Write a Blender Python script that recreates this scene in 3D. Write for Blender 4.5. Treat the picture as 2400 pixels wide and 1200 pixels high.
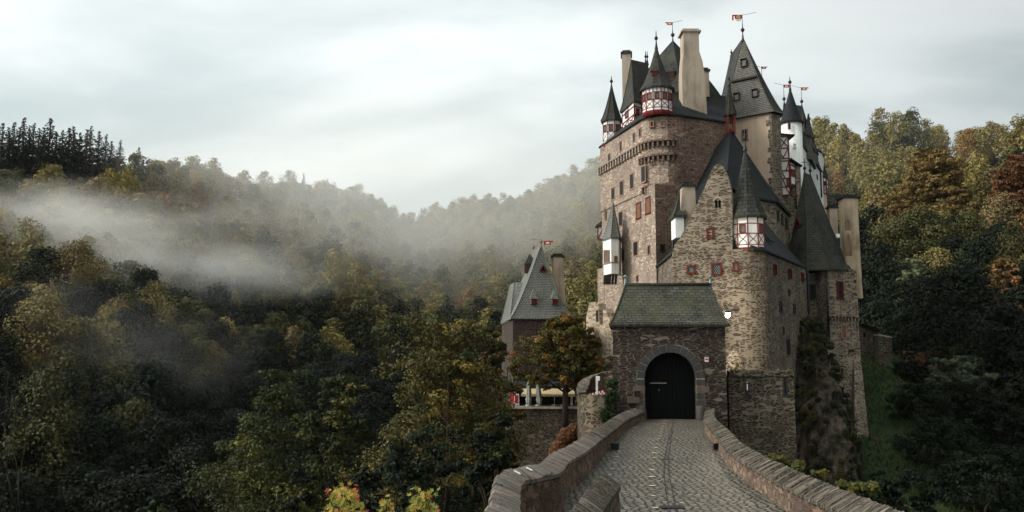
import bpy, math, random
import numpy as np
from mathutils import Vector
R_ = math.radians
random.seed(7)
RNG = np.random.default_rng(7)
for o in list(bpy.data.objects):
    bpy.data.objects.remove(o)
SC = bpy.context.scene
COL = SC.collection

# ------------------------------------------------------------------ camera
CZ = 3.64                                   # eye height above the gate threshold
F = 2000.0                                  # focal length in photo pixels (30 mm)
TH = math.atan(220 / F)                     # upward tilt
cam_d = bpy.data.cameras.new('camera')
cam_d.lens = 30.0; cam_d.sensor_width = 36.0
cam_d.clip_start = 0.1; cam_d.clip_end = 3000
cam = bpy.data.objects.new('camera', cam_d); COL.objects.link(cam)
cam.location = (0, 0, CZ); cam.rotation_euler = (math.pi / 2 + TH, 0, 0)
SC.camera = cam

# ------------------------------------------------------------------ sky, sun, exposure
SUN_EL, SUN_AZ = 30.0, -98.0                # azimuth from +Y, negative = left of the view
EXPOSURE = 1.08
HAZE_DENSITY = 0.00003
world = bpy.data.worlds.new('World'); SC.world = world
world.use_nodes = True
def build_world():
    nt = world.node_tree; N = nt.nodes; L = nt.links
    N.clear()
    out = N.new('ShaderNodeOutputWorld'); bg = N.new('ShaderNodeBackground')
    bg.inputs['Strength'].default_value = 0.10
    sky = N.new('ShaderNodeTexSky'); sky.sky_type = 'NISHITA'; sky.sun_disc = False
    sky.sun_elevation = R_(SUN_EL); sky.sun_rotation = R_(SUN_AZ)
    sky.air_density = 1.0; sky.dust_density = 2.0
    tc = N.new('ShaderNodeTexCoord')
    sep = N.new('ShaderNodeSeparateXYZ'); L.new(tc.outputs['Generated'], sep.inputs[0])
    def math_(op, a, b=None, c=None, clamp=False):
        n = N.new('ShaderNodeMath'); n.operation = op; n.use_clamp = clamp
        for i, v in enumerate((a, b, c)):
            if v is None: continue
            if isinstance(v, (int, float)): n.inputs[i].default_value = v
            else: L.new(v, n.inputs[i])
        return n.outputs[0]
    z = math_('MAXIMUM', sep.outputs['Z'], 0.0)
    den = math_('ADD', z, 0.34)
    u = math_('DIVIDE', sep.outputs['X'], den); v = math_('DIVIDE', sep.outputs['Y'], den)
    comb = N.new('ShaderNodeCombineXYZ'); L.new(u, comb.inputs[0]); L.new(v, comb.inputs[1])
    mp = N.new('ShaderNodeMapping'); mp.inputs['Scale'].default_value = (0.8, 1.25, 1)
    mp.inputs['Rotation'].default_value = (0, 0, R_(24)); mp.inputs['Location'].default_value = (3.1, 1.7, 0)
    L.new(comb.outputs[0], mp.inputs[0])
    n1 = N.new('ShaderNodeTexNoise'); n1.inputs['Scale'].default_value = 1.7; n1.inputs['Detail'].default_value = 5
    n1.inputs['Roughness'].default_value = 0.52; n1.inputs['Distortion'].default_value = 0.35
    L.new(mp.outputs[0], n1.inputs['Vector'])
    ramp = N.new('ShaderNodeValToRGB'); ramp.color_ramp.interpolation = 'EASE'
    ramp.color_ramp.elements[0].position = 0.33; ramp.color_ramp.elements[1].position = 0.66
    ramp.color_ramp.elements[0].color = (0.61, 0.665, 0.67, 1); ramp.color_ramp.elements[1].color = (1, 1, 1, 1)
    L.new(n1.outputs['Fac'], ramp.inputs[0])
    # the thin bright part of the overcast, low and slightly left of the view
    g = Vector((-0.12, 1.0, 0.24)).normalized()
    dp = N.new('ShaderNodeVectorMath'); dp.operation = 'DOT_PRODUCT'; L.new(tc.outputs['Generated'], dp.inputs[0]); dp.inputs[1].default_value = g
    glow = math_('POWER', math_('MAXIMUM', dp.outputs['Value'], 0.0), 6.0)
    # unseen cloud deck left, behind and overhead, brightened as an added key light
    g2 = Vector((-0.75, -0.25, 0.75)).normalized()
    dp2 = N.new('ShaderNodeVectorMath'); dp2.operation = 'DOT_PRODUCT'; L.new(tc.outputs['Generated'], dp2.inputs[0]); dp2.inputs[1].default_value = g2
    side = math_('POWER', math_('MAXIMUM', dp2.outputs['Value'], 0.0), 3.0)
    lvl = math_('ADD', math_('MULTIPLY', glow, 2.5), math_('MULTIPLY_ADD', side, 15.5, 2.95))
    mul = N.new('ShaderNodeVectorMath'); mul.operation = 'SCALE'
    tint = N.new('ShaderNodeMixRGB'); tint.blend_type = 'MULTIPLY'; tint.inputs[0].default_value = 1
    tint.inputs[2].default_value = (0.95, 1.0, 0.985, 1)
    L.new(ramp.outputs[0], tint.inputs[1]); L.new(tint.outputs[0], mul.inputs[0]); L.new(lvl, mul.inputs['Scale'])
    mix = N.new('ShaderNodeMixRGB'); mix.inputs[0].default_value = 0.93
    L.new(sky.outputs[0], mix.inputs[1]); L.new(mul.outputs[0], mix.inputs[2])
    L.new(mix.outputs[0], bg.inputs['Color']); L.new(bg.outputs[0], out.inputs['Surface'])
build_world()
sun_d = bpy.data.lights.new('sun', 'SUN'); sun_d.energy = 1.5; sun_d.angle = R_(18); sun_d.color = (1.0, 0.96, 0.91)
sun = bpy.data.objects.new('sun', sun_d); COL.objects.link(sun)
sd = Vector((math.sin(R_(SUN_AZ)) * math.cos(R_(SUN_EL)), math.cos(R_(SUN_AZ)) * math.cos(R_(SUN_EL)), math.sin(R_(SUN_EL))))
sun.rotation_euler = sd.to_track_quat('Z', 'Y').to_euler()
SC.view_settings.view_transform = 'Standard'
try: SC.view_settings.look = 'None'
except Exception: pass
SC.view_settings.exposure = EXPOSURE; SC.view_settings.gamma = 1.0; SC.view_settings.use_curve_mapping = False
SC.render.engine = 'CYCLES'
SC.cycles.max_bounces = 6; SC.cycles.diffuse_bounces = 2; SC.cycles.glossy_bounces = 2
SC.cycles.transmission_bounces = 2; SC.cycles.volume_bounces = 3; SC.cycles.transparent_max_bounces = 4
SC.cycles.caustics_reflective = False; SC.cycles.caustics_refractive = False
try:
    SC.cycles.use_denoising = True; SC.cycles.denoiser = 'OPENIMAGEDENOISE'
except Exception: pass

# ------------------------------------------------------------------ view geometry helpers
def X(px, py, Y):
    b = (600 - py) / F
    return Y * ((px - 1200) / F) / (math.cos(TH) - b * math.sin(TH))
def Z(py, Y):
    b = (600 - py) / F
    return CZ + Y * (math.sin(TH) + b * math.cos(TH)) / (math.cos(TH) - b * math.sin(TH))
def P(px, py, Y): return Vector((X(px, py, Y), Y, Z(py, Y)))
def P2(px, py, Y): return (X(px, py, Y), Y)
def G(px, py, z=0.0):                       # point where the sight line meets height z
    Y = (z - CZ) / (Z(py, 1.0) - CZ)
    return (X(px, py, Y), Y)

# ------------------------------------------------------------------ scene helpers
WOFF = {}
def props(o, label=None, cat=None, group=None, kind=None):
    if label: o['label'] = label
    if cat: o['category'] = cat
    if group: o['group'] = group
    if kind: o['kind'] = kind
    return o
def thing(name, label, cat, loc=(0, 0, 0), group=None):
    o = bpy.data.objects.new(name, None); COL.objects.link(o)
    o.location = loc; o.empty_display_size = 0.3
    WOFF[o.name] = Vector(loc)
    return props(o, label, cat, group)
def link(name, me, parent=None, loc=None):
    o = bpy.data.objects.new(name, me); COL.objects.link(o)
    if parent is not None:
        o.parent = parent
        o.location = -WOFF.get(parent.name, Vector((0, 0, 0)))
    elif loc is not None: o.location = loc
    return o
def unit2(a, b):
    d = Vector((b[0] - a[0], b[1] - a[1])); return d.normalized()

class MB:
    def __init__(s): s.v = []; s.key = {}; s.f = []; s.m = []; s.uv = []; s.sm = []
    def vi(s, p):
        k = (round(p[0], 4), round(p[1], 4), round(p[2], 4))
        i = s.key.get(k)
        if i is None:
            i = len(s.v); s.v.append(k); s.key[k] = i
        return i
    def face(s, pts, mi=0, uv=None, smooth=False):
        pts = [Vector(p) for p in pts]
        idx = [s.vi(p) for p in pts]
        if len(set(idx)) < len(idx):
            keep = [i for i in range(len(idx)) if idx[i] != idx[i - 1]]
            idx = [idx[i] for i in keep]; pts = [pts[i] for i in keep]
            if uv is not None: uv = [uv[i] for i in keep]
            if len(set(idx)) < 3 or len(set(idx)) < len(idx): return
        if uv is None:
            n = Vector((0, 0, 0))
            for i in range(len(pts)):
                a, b = pts[i], pts[(i + 1) % len(pts)]
                n += a.cross(b)
            if n.length < 1e-9: return
            n.normalize()
            if abs(n.z) > 0.95: uv = [(p.x, p.y) for p in pts]
            else:
                t = Vector((-n.y, n.x, 0)).normalized(); w = n.cross(t)
                uv = [(p.dot(t), p.dot(w)) for p in pts]
        s.f.append(idx); s.m.append(mi); s.uv.append(uv); s.sm.append(smooth)
    def prism(s, poly, z0, z1, mi=0, cap=True, smooth=False, bottom=False):
        n = len(poly)
        z0 = z0 if isinstance(z0, (list, tuple)) else [z0] * n
        z1 = z1 if isinstance(z1, (list, tuple)) else [z1] * n
        u = 0
        for i in range(n):
            j = (i + 1) % n; a, b = poly[i], poly[j]
            d = math.hypot(b[0] - a[0], b[1] - a[1])
            s.face([(a[0], a[1], z0[i]), (b[0], b[1], z0[j]), (b[0], b[1], z1[j]), (a[0], a[1], z1[i])], mi,
                   [(u, z0[i]), (u + d, z0[j]), (u + d, z1[j]), (u, z1[i])], smooth)
            u += d
        if cap: s.face([(p[0], p[1], z) for p, z in zip(poly, z1)], mi)
        if bottom: s.face([(p[0], p[1], z) for p, z in zip(poly, z0)][::-1], mi)
    def obox(s, c, t, n, w, d, h, mi=0):
        """box centred at c: width w along t, depth d along n, height h along t x n (up)"""
        c = Vector(c); t = Vector(t).normalized(); n = Vector(n).normalized(); k = n.cross(t).normalized()
        if k.z < 0: k = -k
        P_ = lambda a, b, e: c + t * (a * w / 2) + n * (b * d / 2) + k * (e * h / 2)
        for q in ([(-1,1,-1),(1,1,-1),(1,1,1),(-1,1,1)], [(1,-1,-1),(-1,-1,-1),(-1,-1,1),(1,-1,1)],
                  [(1,1,-1),(1,-1,-1),(1,-1,1),(1,1,1)], [(-1,-1,-1),(-1,1,-1),(-1,1,1),(-1,-1,1)],
                  [(-1,1,1),(1,1,1),(1,-1,1),(-1,-1,1)], [(-1,-1,-1),(1,-1,-1),(1,1,-1),(-1,1,-1)]):
            s.face([P_(*e) for e in q], mi)
    def box(s, x0, x1, y0, y1, z0, z1, mi=0):
        s.obox(((x0+x1)/2, (y0+y1)/2, (z0+z1)/2), (1,0,0), (0,-1,0), abs(x1-x0), abs(y1-y0), abs(z1-z0), mi)
    def bar(s, p0, p1, w, d, n, mi=0):
        p0 = Vector(p0); p1 = Vector(p1); t = p1 - p0; L = t.length
        if L < 1e-6: return
        t.normalize(); n = Vector(n); n = (n - t * n.dot(t))
        if n.length < 1e-6: return
        s.obox((p0 + p1) / 2, t, n.normalized(), L, d, w, mi)
    def rings(s, rings, mi=0, smooth=True, cap0=False, cap1=False):
        n = len(rings[0])
        us = [0]
        for i in range(n):
            us.append(us[-1] + (Vector(rings[0][(i + 1) % n]) - Vector(rings[0][i])).length)
        if us[-1] < 0.01:
            us = [0]
            for i in range(n): us.append(us[-1] + (Vector(rings[-1][(i+1) % n]) - Vector(rings[-1][i])).length)
        v = 0
        for k in range(len(rings) - 1):
            dv = max((Vector(rings[k+1][i]) - Vector(rings[k][i])).length for i in (0, n // 2))
            for i in range(n):
                j = (i + 1) % n
                s.face([rings[k][i], rings[k][j], rings[k+1][j], rings[k+1][i]], mi,
                       [(us[i], v), (us[i+1], v), (us[i+1], v + dv), (us[i], v + dv)], smooth)
            v += dv
        if cap0: s.face(list(rings[0])[::-1], mi)
        if cap1: s.face(list(rings[-1]), mi)
    def lathe(s, cx, cy, prof, n=12, mi=0, smooth=True, ph=0.0):
        rs = [[(cx + r * math.cos(ph + 2*math.pi*i/n), cy + r * math.sin(ph + 2*math.pi*i/n), z) for i in range(n)] for r, z in prof]
        s.rings(rs, mi, smooth)
    def tube(s, pts, rad, n=6, mi=0, cap=True):
        pts = [Vector(p) for p in pts]; rs = []
        if not isinstance(rad, (list, tuple)): rad = [rad] * len(pts)
        prev = None
        for i, p in enumerate(pts):
            d = (pts[min(i+1, len(pts)-1)] - pts[max(i-1, 0)]).normalized()
            a = prev if prev is not None else (Vector((1, 0, 0)) if abs(d.x) < 0.8 else Vector((0, 1, 0)))
            a = (a - d * a.dot(d)).normalized(); b = d.cross(a); prev = a
            rs.append([p + (a * math.cos(2*math.pi*k/n) + b * math.sin(2*math.pi*k/n)) * rad[i] for k in range(n)])
        s.rings(rs, mi, True, cap, cap)
    def loft(s, poly, tops, ze, zr, p=1.2, over=0.3, steps=8, mi=0, fascia=0.14, mf=None):
        """roof from an eave polygon (counter-clockwise) to ridge points, flared at the eave"""
        n = len(poly)
        ze = ze if isinstance(ze, (list, tuple)) else [ze] * n
        zr = zr if isinstance(zr, (list, tuple)) else [zr] * n
        cx = sum(q[0] for q in poly) / n; cy = sum(q[1] for q in poly) / n
        E = []
        for q in poly:
            d = Vector((q[0] - cx, q[1] - cy)); L = d.length
            E.append((q[0] + d.x / L * over * 1.3, q[1] + d.y / L * over * 1.3))
        rs = []
        for k in range(steps + 1):
            t = k / steps
            rs.append([Vector((E[i][0] + (tops[i][0] - E[i][0]) * t, E[i][1] + (tops[i][1] - E[i][1]) * t,
                               ze[i] - 0.0 + (zr[i] - ze[i]) * (t ** p))) for i in range(n)])
        for i in range(n):
            j = (i + 1) % n; e = (rs[0][j] - rs[0][i]); e.z = 0
            if e.length < 1e-6: continue
            e.normalize(); v = 0
            for k in range(steps):
                a, b, c, d = rs[k][i], rs[k][j], rs[k+1][j], rs[k+1][i]
                dv = ((c + d) / 2 - (a + b) / 2).length
                s.face([a, b, c, d], mi, [(a.dot(e), v), (b.dot(e), v), (c.dot(e), v + dv), (d.dot(e), v + dv)])
                v += dv
        if n <= 8:
            for i in range(n): s.tube([rs[k][i] for k in range(steps + 1)], .055, 5, mi, False)
        mf = mi if mf is None else mf
        low = [q - Vector((0, 0, fascia)) for q in rs[0]]
        for i in range(n):
            j = (i + 1) % n
            s.face([low[i], low[j], rs[0][j], rs[0][i]], mf)
        s.face(low[::-1], mf)
        return rs
    def add(s, o, off=0):
        for f, m, uv, sm in zip(o.f, o.m, o.uv, o.sm): s.face([o.v[i] for i in f], m + off, uv, sm)
    def mesh(s, name, mats, origin=(0, 0, 0)):
        me = bpy.data.meshes.new(name); o = Vector(origin)
        me.from_pydata([Vector(v) - o for v in s.v], [], s.f)
        uvl = me.uv_layers.new(name='UVMap')
        uvs = [c for f in s.uv for q in f for c in q]
        uvl.data.foreach_set('uv', uvs)
        for m in mats: me.materials.append(m)
        me.polygons.foreach_set('material_index', s.m)
        me.polygons.foreach_set('use_smooth', s.sm)
        me.update(); return me
    def build(s, name, mats, parent=None, origin=None):
        if not isinstance(mats, (list, tuple)): mats = [mats]
        if not s.f: return None
        me = s.mesh(name, mats, origin or (0, 0, 0))
        return link(name, me, parent, origin)

# ------------------------------------------------------------------ materials
def srgb(r, g, b):
    f = lambda c: c / 12.92 if c <= 0.04045 else ((c + 0.055) / 1.055) ** 2.4
    return (f(r / 255), f(g / 255), f(b / 255), 1)
class NT:
    def __init__(s, name):
        s.m = bpy.data.materials.new(name); s.m.use_nodes = True
        s.t = s.m.node_tree; s.N = s.t.nodes; s.L = s.t.links; s.N.clear()
        s.out = s.N.new('ShaderNodeOutputMaterial')
    def n(s, typ, **kw):
        nd = s.N.new('ShaderNode' + typ)
        for k, v in kw.items():
            if k.startswith('i_'):
                key = k[2:].replace('_', ' ')
                sock = nd.inputs[key]
                if hasattr(v, 'is_output'): s.L.new(v, sock)
                else: sock.default_value = v
            else: setattr(nd, k, v)
        return nd
    def math(s, op, a, b=None, c=None, clamp=False):
        nd = s.N.new('ShaderNodeMath'); nd.operation = op; nd.use_clamp = clamp
        for i, v in enumerate((a, b, c)):
            if v is None: continue
            if isinstance(v, (int, float)): nd.inputs[i].default_value = v
            else: s.L.new(v, nd.inputs[i])
        return nd.outputs[0]
    def mix(s, fac, a, b, mode='MIX'):
        nd = s.N.new('ShaderNodeMixRGB'); nd.blend_type = mode
        for i, v in enumerate((fac, a, b)):
            if isinstance(v, (int, float)): nd.inputs[i].default_value = v
            elif isinstance(v, tuple): nd.inputs[i].default_value = v
            else: s.L.new(v, nd.inputs[i])
        return nd.outputs[0]
    def ramp(s, fac, stops, interp='LINEAR'):
        nd = s.N.new('ShaderNodeValToRGB'); cr = nd.color_ramp; cr.interpolation = interp
        while len(cr.elements) < len(stops): cr.elements.new(0.5)
        for e, (p, c) in zip(cr.elements, stops):
            e.position = p; e.color = c if isinstance(c, tuple) else (c, c, c, 1)
        s.L.new(fac, nd.inputs[0]); return nd.outputs[0]
    def coord(s, which='Object'): return s.n('TexCoord').outputs[which]
    def mapping(s, vec, scale=(1, 1, 1), rot=(0, 0, 0), loc=(0, 0, 0)):
        nd = s.n('Mapping'); nd.inputs['Scale'].default_value = scale; nd.inputs['Rotation'].default_value = rot
        nd.inputs['Location'].default_value = loc; s.L.new(vec, nd.inputs[0]); return nd.outputs[0]
    def noise(s, vec, scale=1, detail=4, rough=0.55, out='Fac'):
        nd = s.n('TexNoise'); nd.inputs['Scale'].default_value = scale; nd.inputs['Detail'].default_value = detail
        nd.inputs['Roughness'].default_value = rough; s.L.new(vec, nd.inputs['Vector']); return nd.outputs[out]
    def bump(s, h, strength=0.5, dist=0.05):
        nd = s.n('Bump'); nd.inputs['Strength'].default_value = strength; nd.inputs['Distance'].default_value = dist
        s.L.new(h, nd.inputs['Height']); return nd.outputs[0]
    def finish(s, col, rough=0.85, normal=None, spec=0.3, metal=0.0):
        b = s.n('BsdfPrincipled')
        if isinstance(col, tuple): b.inputs['Base Color'].default_value = col
        else: s.L.new(col, b.inputs['Base Color'])
        if isinstance(rough, (int, float)): b.inputs['Roughness'].default_value = rough
        else: s.L.new(rough, b.inputs['Roughness'])
        b.inputs['Specular IOR Level'].default_value = spec; b.inputs['Metallic'].default_value = metal
        if normal is not None: s.L.new(normal, b.inputs['Normal'])
        s.L.new(b.outputs[0], s.out.inputs['Surface']); return s.m

def warp(T, uv, scale, amt):
    nz = T.noise(uv, scale, 2, 0.5, 'Color')
    sub = T.n('VectorMath', operation='SUBTRACT'); T.L.new(nz, sub.inputs[0]); sub.inputs[1].default_value = (.5, .5, .5)
    sc = T.n('VectorMath', operation='SCALE'); T.L.new(sub.outputs[0], sc.inputs[0]); sc.inputs['Scale'].default_value = amt
    ad = T.n('VectorMath', operation='ADD'); T.L.new(uv, ad.inputs[0]); T.L.new(sc.outputs[0], ad.inputs[1])
    return ad.outputs[0]
def stone(name, mortar, cols, su=2.2, sv=6.5, edge=(0.03, 0.09), cover=1.0, stain=0.35, bump=0.8, warp_amt=0.14, mossy=0.0, stain_col=(60, 50, 42)):
    T = NT(name); uv = T.coord('UV')
    w = warp(T, warp(T, uv, .9, .16), 2.3, warp_amt)
    mp = T.mapping(w, (su, sv, 1))
    v1 = T.n('TexVoronoi', voronoi_dimensions='2D', feature='F1'); T.L.new(mp, v1.inputs['Vector']); v1.inputs['Scale'].default_value = 1
    ve = T.n('TexVoronoi', voronoi_dimensions='2D', feature='DISTANCE_TO_EDGE'); T.L.new(mp, ve.inputs['Vector']); ve.inputs['Scale'].default_value = 1
    sp = T.n('SeparateColor'); T.L.new(v1.outputs['Color'], sp.inputs[0])
    thr = T.math('MULTIPLY_ADD', sp.outputs[2], edge[1] * 1.3, edge[0])
    mask = T.n('MapRange', interpolation_type='SMOOTHSTEP'); T.L.new(ve.outputs['Distance'], mask.inputs[0])
    T.L.new(thr, mask.inputs[1]); T.L.new(T.math('ADD', thr, 0.06), mask.inputs[2])
    m = mask.outputs[0]
    if cover < 1.0:
        patch = T.noise(uv, 0.55, 2, 0.5)
        lim = T.math('MULTIPLY_ADD', T.math('SUBTRACT', patch, 0.5), 0.9, cover)
        m = T.math('MULTIPLY', m, T.math('LESS_THAN', sp.outputs[0], lim))
    v2 = T.n('TexVoronoi', voronoi_dimensions='2D', feature='F1'); T.L.new(T.mapping(w, (su * .42, sv * .36, 1), loc=(3.3, 7.1, 0)), v2.inputs['Vector']); v2.inputs['Scale'].default_value = 1
    sp2 = T.n('SeparateColor'); T.L.new(v2.outputs['Color'], sp2.inputs[0])
    big_st = T.math('MULTIPLY', T.math('LESS_THAN', sp2.outputs[0], .20), T.math('LESS_THAN', v2.outputs['Distance'], T.math('MULTIPLY_ADD', sp2.outputs[1], .18, .16)))
    m = T.math('MAXIMUM', m, big_st)
    n = len(cols)
    sc = T.ramp(T.mix(big_st, sp.outputs[1], sp2.outputs[2]), [(i / max(1, n - 1), srgb(*c)) for i, c in enumerate(cols)])
    fine = T.noise(uv, 14, 4, 0.65)
    sc = T.mix(0.55, sc, T.ramp(fine, [(0.3, 0.45), (0.7, 1.0)]), 'MULTIPLY')
    mn = T.noise(uv, 6, 3, 0.6)
    mc = T.mix(mn, srgb(*[c * 0.80 for c in mortar]), srgb(*[min(255, c * 1.10) for c in mortar]))
    col = T.mix(m, mc, sc)
    big = T.noise(T.mapping(uv, (0.32, 0.16, 1)), 1.0, 5, 0.6)
    col = T.mix(T.math('MULTIPLY', T.ramp(big, [(0.42, 0.0), (0.72, 1.0)]), stain), col, srgb(*stain_col))
    big2 = T.noise(T.mapping(uv, (0.5, 0.35, 1), loc=(7, 3, 0)), 1.0, 4, 0.6)
    col = T.mix(0.75, col, T.ramp(big2, [(0.3, 0.66), (0.62, 1.0)]), 'MULTIPLY')
    if mossy > 0:
        ms = T.noise(T.mapping(uv, (0.8, 0.6, 1), loc=(1, 9, 0)), 1.4, 5, 0.65)
        col = T.mix(T.math('MULTIPLY', T.ramp(ms, [(0.5, 0.0), (0.68, 1.0)]), mossy), col, srgb(70, 74, 40))
    h = T.math('ADD', T.math('MULTIPLY', m, 0.6), T.math('MULTIPLY', fine, 0.5))
    return T.finish(col, 0.92, T.bump(h, bump, 0.06), 0.2)
def slate(name, c1, c2, moss=None, moss_amt=0.0, w=0.34, h=0.2, rough=0.55, streak=0.3):
    T = NT(name); uv = T.coord('UV')
    uvw = warp(T, uv, 3.0, 0.035)
    bt = T.n('TexBrick', offset=0.5, squash=1.0)
    T.L.new(uvw, bt.inputs['Vector'])
    bt.inputs['Color1'].default_value = srgb(*c1); bt.inputs['Color2'].default_value = srgb(*c2)
    bt.inputs['Mortar'].default_value = srgb(*[c * 0.45 for c in c1]); bt.inputs['Scale'].default_value = 1
    bt.inputs['Mortar Size'].default_value = 0.028; bt.inputs['Mortar Smooth'].default_value = 0.3
    bt.inputs['Brick Width'].default_value = w; bt.inputs['Row Height'].default_value = h; bt.inputs['Bias'].default_value = 0.0
    col = bt.outputs['Color']
    big = T.noise(T.mapping(uv, (0.7, 0.25, 1)), 1.3, 5, 0.62)
    col = T.mix(0.75, col, T.ramp(big, [(0.3, 1 - streak * 1.6), (0.7, 1.0)]), 'MULTIPLY')
    if moss:
        ms = T.noise(T.mapping(uv, (0.6, 0.4, 1), loc=(5, 2, 0)), 1.6, 6, 0.65)
        col = T.mix(T.math('MULTIPLY', T.ramp(ms, [(0.38, 0.0), (0.66, 1.0)]), moss_amt), col, srgb(*moss))
    spots = T.noise(uv, 9, 2, 0.5)
    col = T.mix(T.ramp(spots, [(0.74, 0.0), (0.80, 0.5)]), col, srgb(150, 150, 140))
    sv = T.n('SeparateXYZ'); T.L.new(uvw, sv.inputs[0])
    saw = T.math('FRACT', T.math('DIVIDE', sv.outputs[1], h))
    hh = T.math('ADD', T.math('MULTIPLY', T.math('SUBTRACT', 1.0, saw), 0.6), T.math('MULTIPLY', big, 0.8))
    return T.finish(col, T.math('MULTIPLY_ADD', big, 0.25, rough + 0.08), T.bump(hh, 0.6, 0.03), 0.16)
def plaster(name, c, dirt, amt=0.6, scale=1.0, bump=0.25):
    T = NT(name); uv = T.coord('UV')
    n1 = T.noise(T.mapping(uv, (0.9 * scale, 0.35 * scale, 1)), 1.0, 7, 0.65)
    n2 = T.noise(T.mapping(uv, (4.0 * scale, 0.25 * scale, 1), loc=(3, 1, 0)), 1.0, 4, 0.6)
    col = T.mix(T.math('MULTIPLY', T.ramp(n1, [(0.45, 0.0), (0.75, 1.0)]), amt), srgb(*c), srgb(*dirt))
    col = T.mix(T.math('MULTIPLY', T.ramp(n2, [(0.5, 0.0), (0.8, 1.0)]), amt * 0.7), col, srgb(*dirt))
    return T.finish(col, 0.9, T.bump(T.noise(uv, 9, 5, 0.6), bump, 0.03), 0.2)
def paint(name, c, rough=0.6, var=0.25, spec=0.3, metal=0.0):
    T = NT(name); n1 = T.noise(T.coord('Object'), 2.7, 5, 0.6)
    col = T.mix(T.math('MULTIPLY', n1, var * 1.4), srgb(*c), srgb(*[x * 0.55 for x in c]))
    return T.finish(col, rough, None, spec, metal)
def timber(name, c):
    T = NT(name); n1 = T.noise(T.mapping(T.coord('Object'), (6, 6, 1.2)), 2.0, 5, 0.65)
    col = T.mix(T.ramp(n1, [(0.35, 0.0), (0.75, 0.8)]), srgb(*c), srgb(*[x * 0.55 for x in c]))
    return T.finish(col, 0.8, None, 0.12)
def glass(name, c=(38, 40, 42)):
    T = NT(name); n1 = T.noise(T.coord('Object'), 5.0, 2, 0.5)
    col = T.mix(n1, srgb(*[x * 0.5 for x in c]), srgb(*c))
    return T.finish(col, 0.45, T.bump(n1, 0.1, 0.02), 0.12)
def leaf(name, ca, cb, cc, trans=0.14, patch=0.25, fine=0.0):
    T = NT(name)
    at = T.n('Attribute', attribute_name='rnd').outputs['Fac']
    oi = T.n('ObjectInfo').outputs['Random']
    nz = T.noise(T.coord('Object'), patch, 3, 0.6)
    col = T.mix(T.ramp(at, [(0.1, 0.0), (0.9, 1.0)]), srgb(*ca), srgb(*cb))
    col = T.mix(T.ramp(nz, [(0.42, 0.0), (0.68, 0.9)]), col, srgb(*cc))
    val = T.math('MULTIPLY_ADD', oi, 0.5, 0.72)
    hs = T.n('HueSaturation'); hs.inputs['Saturation'].default_value = 0.95
    T.L.new(T.math('MULTIPLY_ADD', oi, 0.03, 0.485), hs.inputs['Hue']); T.L.new(val, hs.inputs['Value']); T.L.new(col, hs.inputs['Color'])
    b = T.n('BsdfPrincipled'); T.L.new(hs.outputs[0], b.inputs['Base Color']); b.inputs['Roughness'].default_value = 0.6
    b.inputs['Specular IOR Level'].default_value = 0.1
    tr = T.n('BsdfTranslucent'); T.L.new(hs.outputs[0], tr.inputs[0])
    mx = T.n('MixShader'); mx.inputs[0].default_value = trans
    T.L.new(b.outputs[0], mx.inputs[1]); T.L.new(tr.outputs[0], mx.inputs[2]); T.L.new(mx.outputs[0], T.out.inputs['Surface'])
    return T.m
def bark(name, c):
    T = NT(name); o = T.coord('Object'); n1 = T.noise(T.mapping(o, (5, 5, 1)), 2, 5, 0.65)
    col = T.mix(n1, srgb(*[x * 0.5 for x in c]), srgb(*c))
    return T.finish(col, 0.95, T.bump(n1, 0.7, 0.05), 0.15)

M = {}
M['tan'] = stone('tan rubble stone', (150, 136, 117), [(52, 44, 38), (84, 72, 61), (102, 89, 76), (70, 60, 52), (122, 106, 90)], 3.0, 9.0, (0.05, 0.13), 0.72, 0.45, 1.1, 0.22, stain_col=(80, 71, 60))
M['tan_gable'] = stone('tan gable stone', (138, 125, 108), [(50, 43, 37), (80, 69, 59), (98, 85, 73), (68, 59, 51)], 2.7, 10.0, (0.05, 0.12), 0.76, 0.5, 1.1, 0.2, stain_col=(74, 66, 56))
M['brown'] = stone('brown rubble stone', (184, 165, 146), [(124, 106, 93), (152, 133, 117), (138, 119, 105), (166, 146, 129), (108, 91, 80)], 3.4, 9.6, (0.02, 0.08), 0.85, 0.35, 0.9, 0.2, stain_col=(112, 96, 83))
M['purple'] = stone('weathered and shaded purple brown stone', (156, 130, 112), [(82, 64, 55), (122, 98, 86), (100, 80, 70), (142, 116, 100), (70, 54, 48)], 3.0, 10.0, (0.02, 0.07), 0.92, 0.55, 1.2, 0.22, stain_col=(76, 58, 52))  # darker than the brown stone: carries the painted shade of the right facets
M['gate'] = stone('dark gatehouse slate stone', (128, 116, 100), [(42, 35, 31), (68, 55, 47), (54, 46, 41), (86, 71, 60), (48, 39, 35)], 2.3, 9.5, (0.008, 0.045), 0.95, 0.25, 1.4, 0.2, stain_col=(32, 28, 25))
M['bastion'] = stone('grey bastion stone', (112, 101, 84), [(34, 30, 27), (62, 53, 45), (80, 69, 57), (48, 42, 37)], 3.2, 8.6, (0.03, 0.08), 0.8, 0.5, 1.3, 0.24, 0.2, stain_col=(50, 44, 36))
M['pale'] = stone('pale ruin stone', (184, 166, 142), [(120, 100, 84), (152, 130, 108), (170, 150, 126)], 2.4, 6.5, (0.03, 0.08), 0.8, 0.3, 0.7)
M['dark_house'] = stone('dark house stone', (92, 80, 71), [(52, 43, 39), (74, 61, 54), (62, 52, 47), (88, 73, 64)], 2.4, 8.0, (0.02, 0.07), 0.95, 0.45, 0.9, stain_col=(48, 40, 36))
M['parapet'] = stone('parapet rubble stone', (148, 126, 104), [(96, 79, 67), (126, 106, 89), (80, 67, 58), (146, 124, 105)], 5.4, 10.5, (0.015, 0.06), 0.8, 0.85, 1.6, 0.26, 0.12, stain_col=(74, 60, 52))
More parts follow.
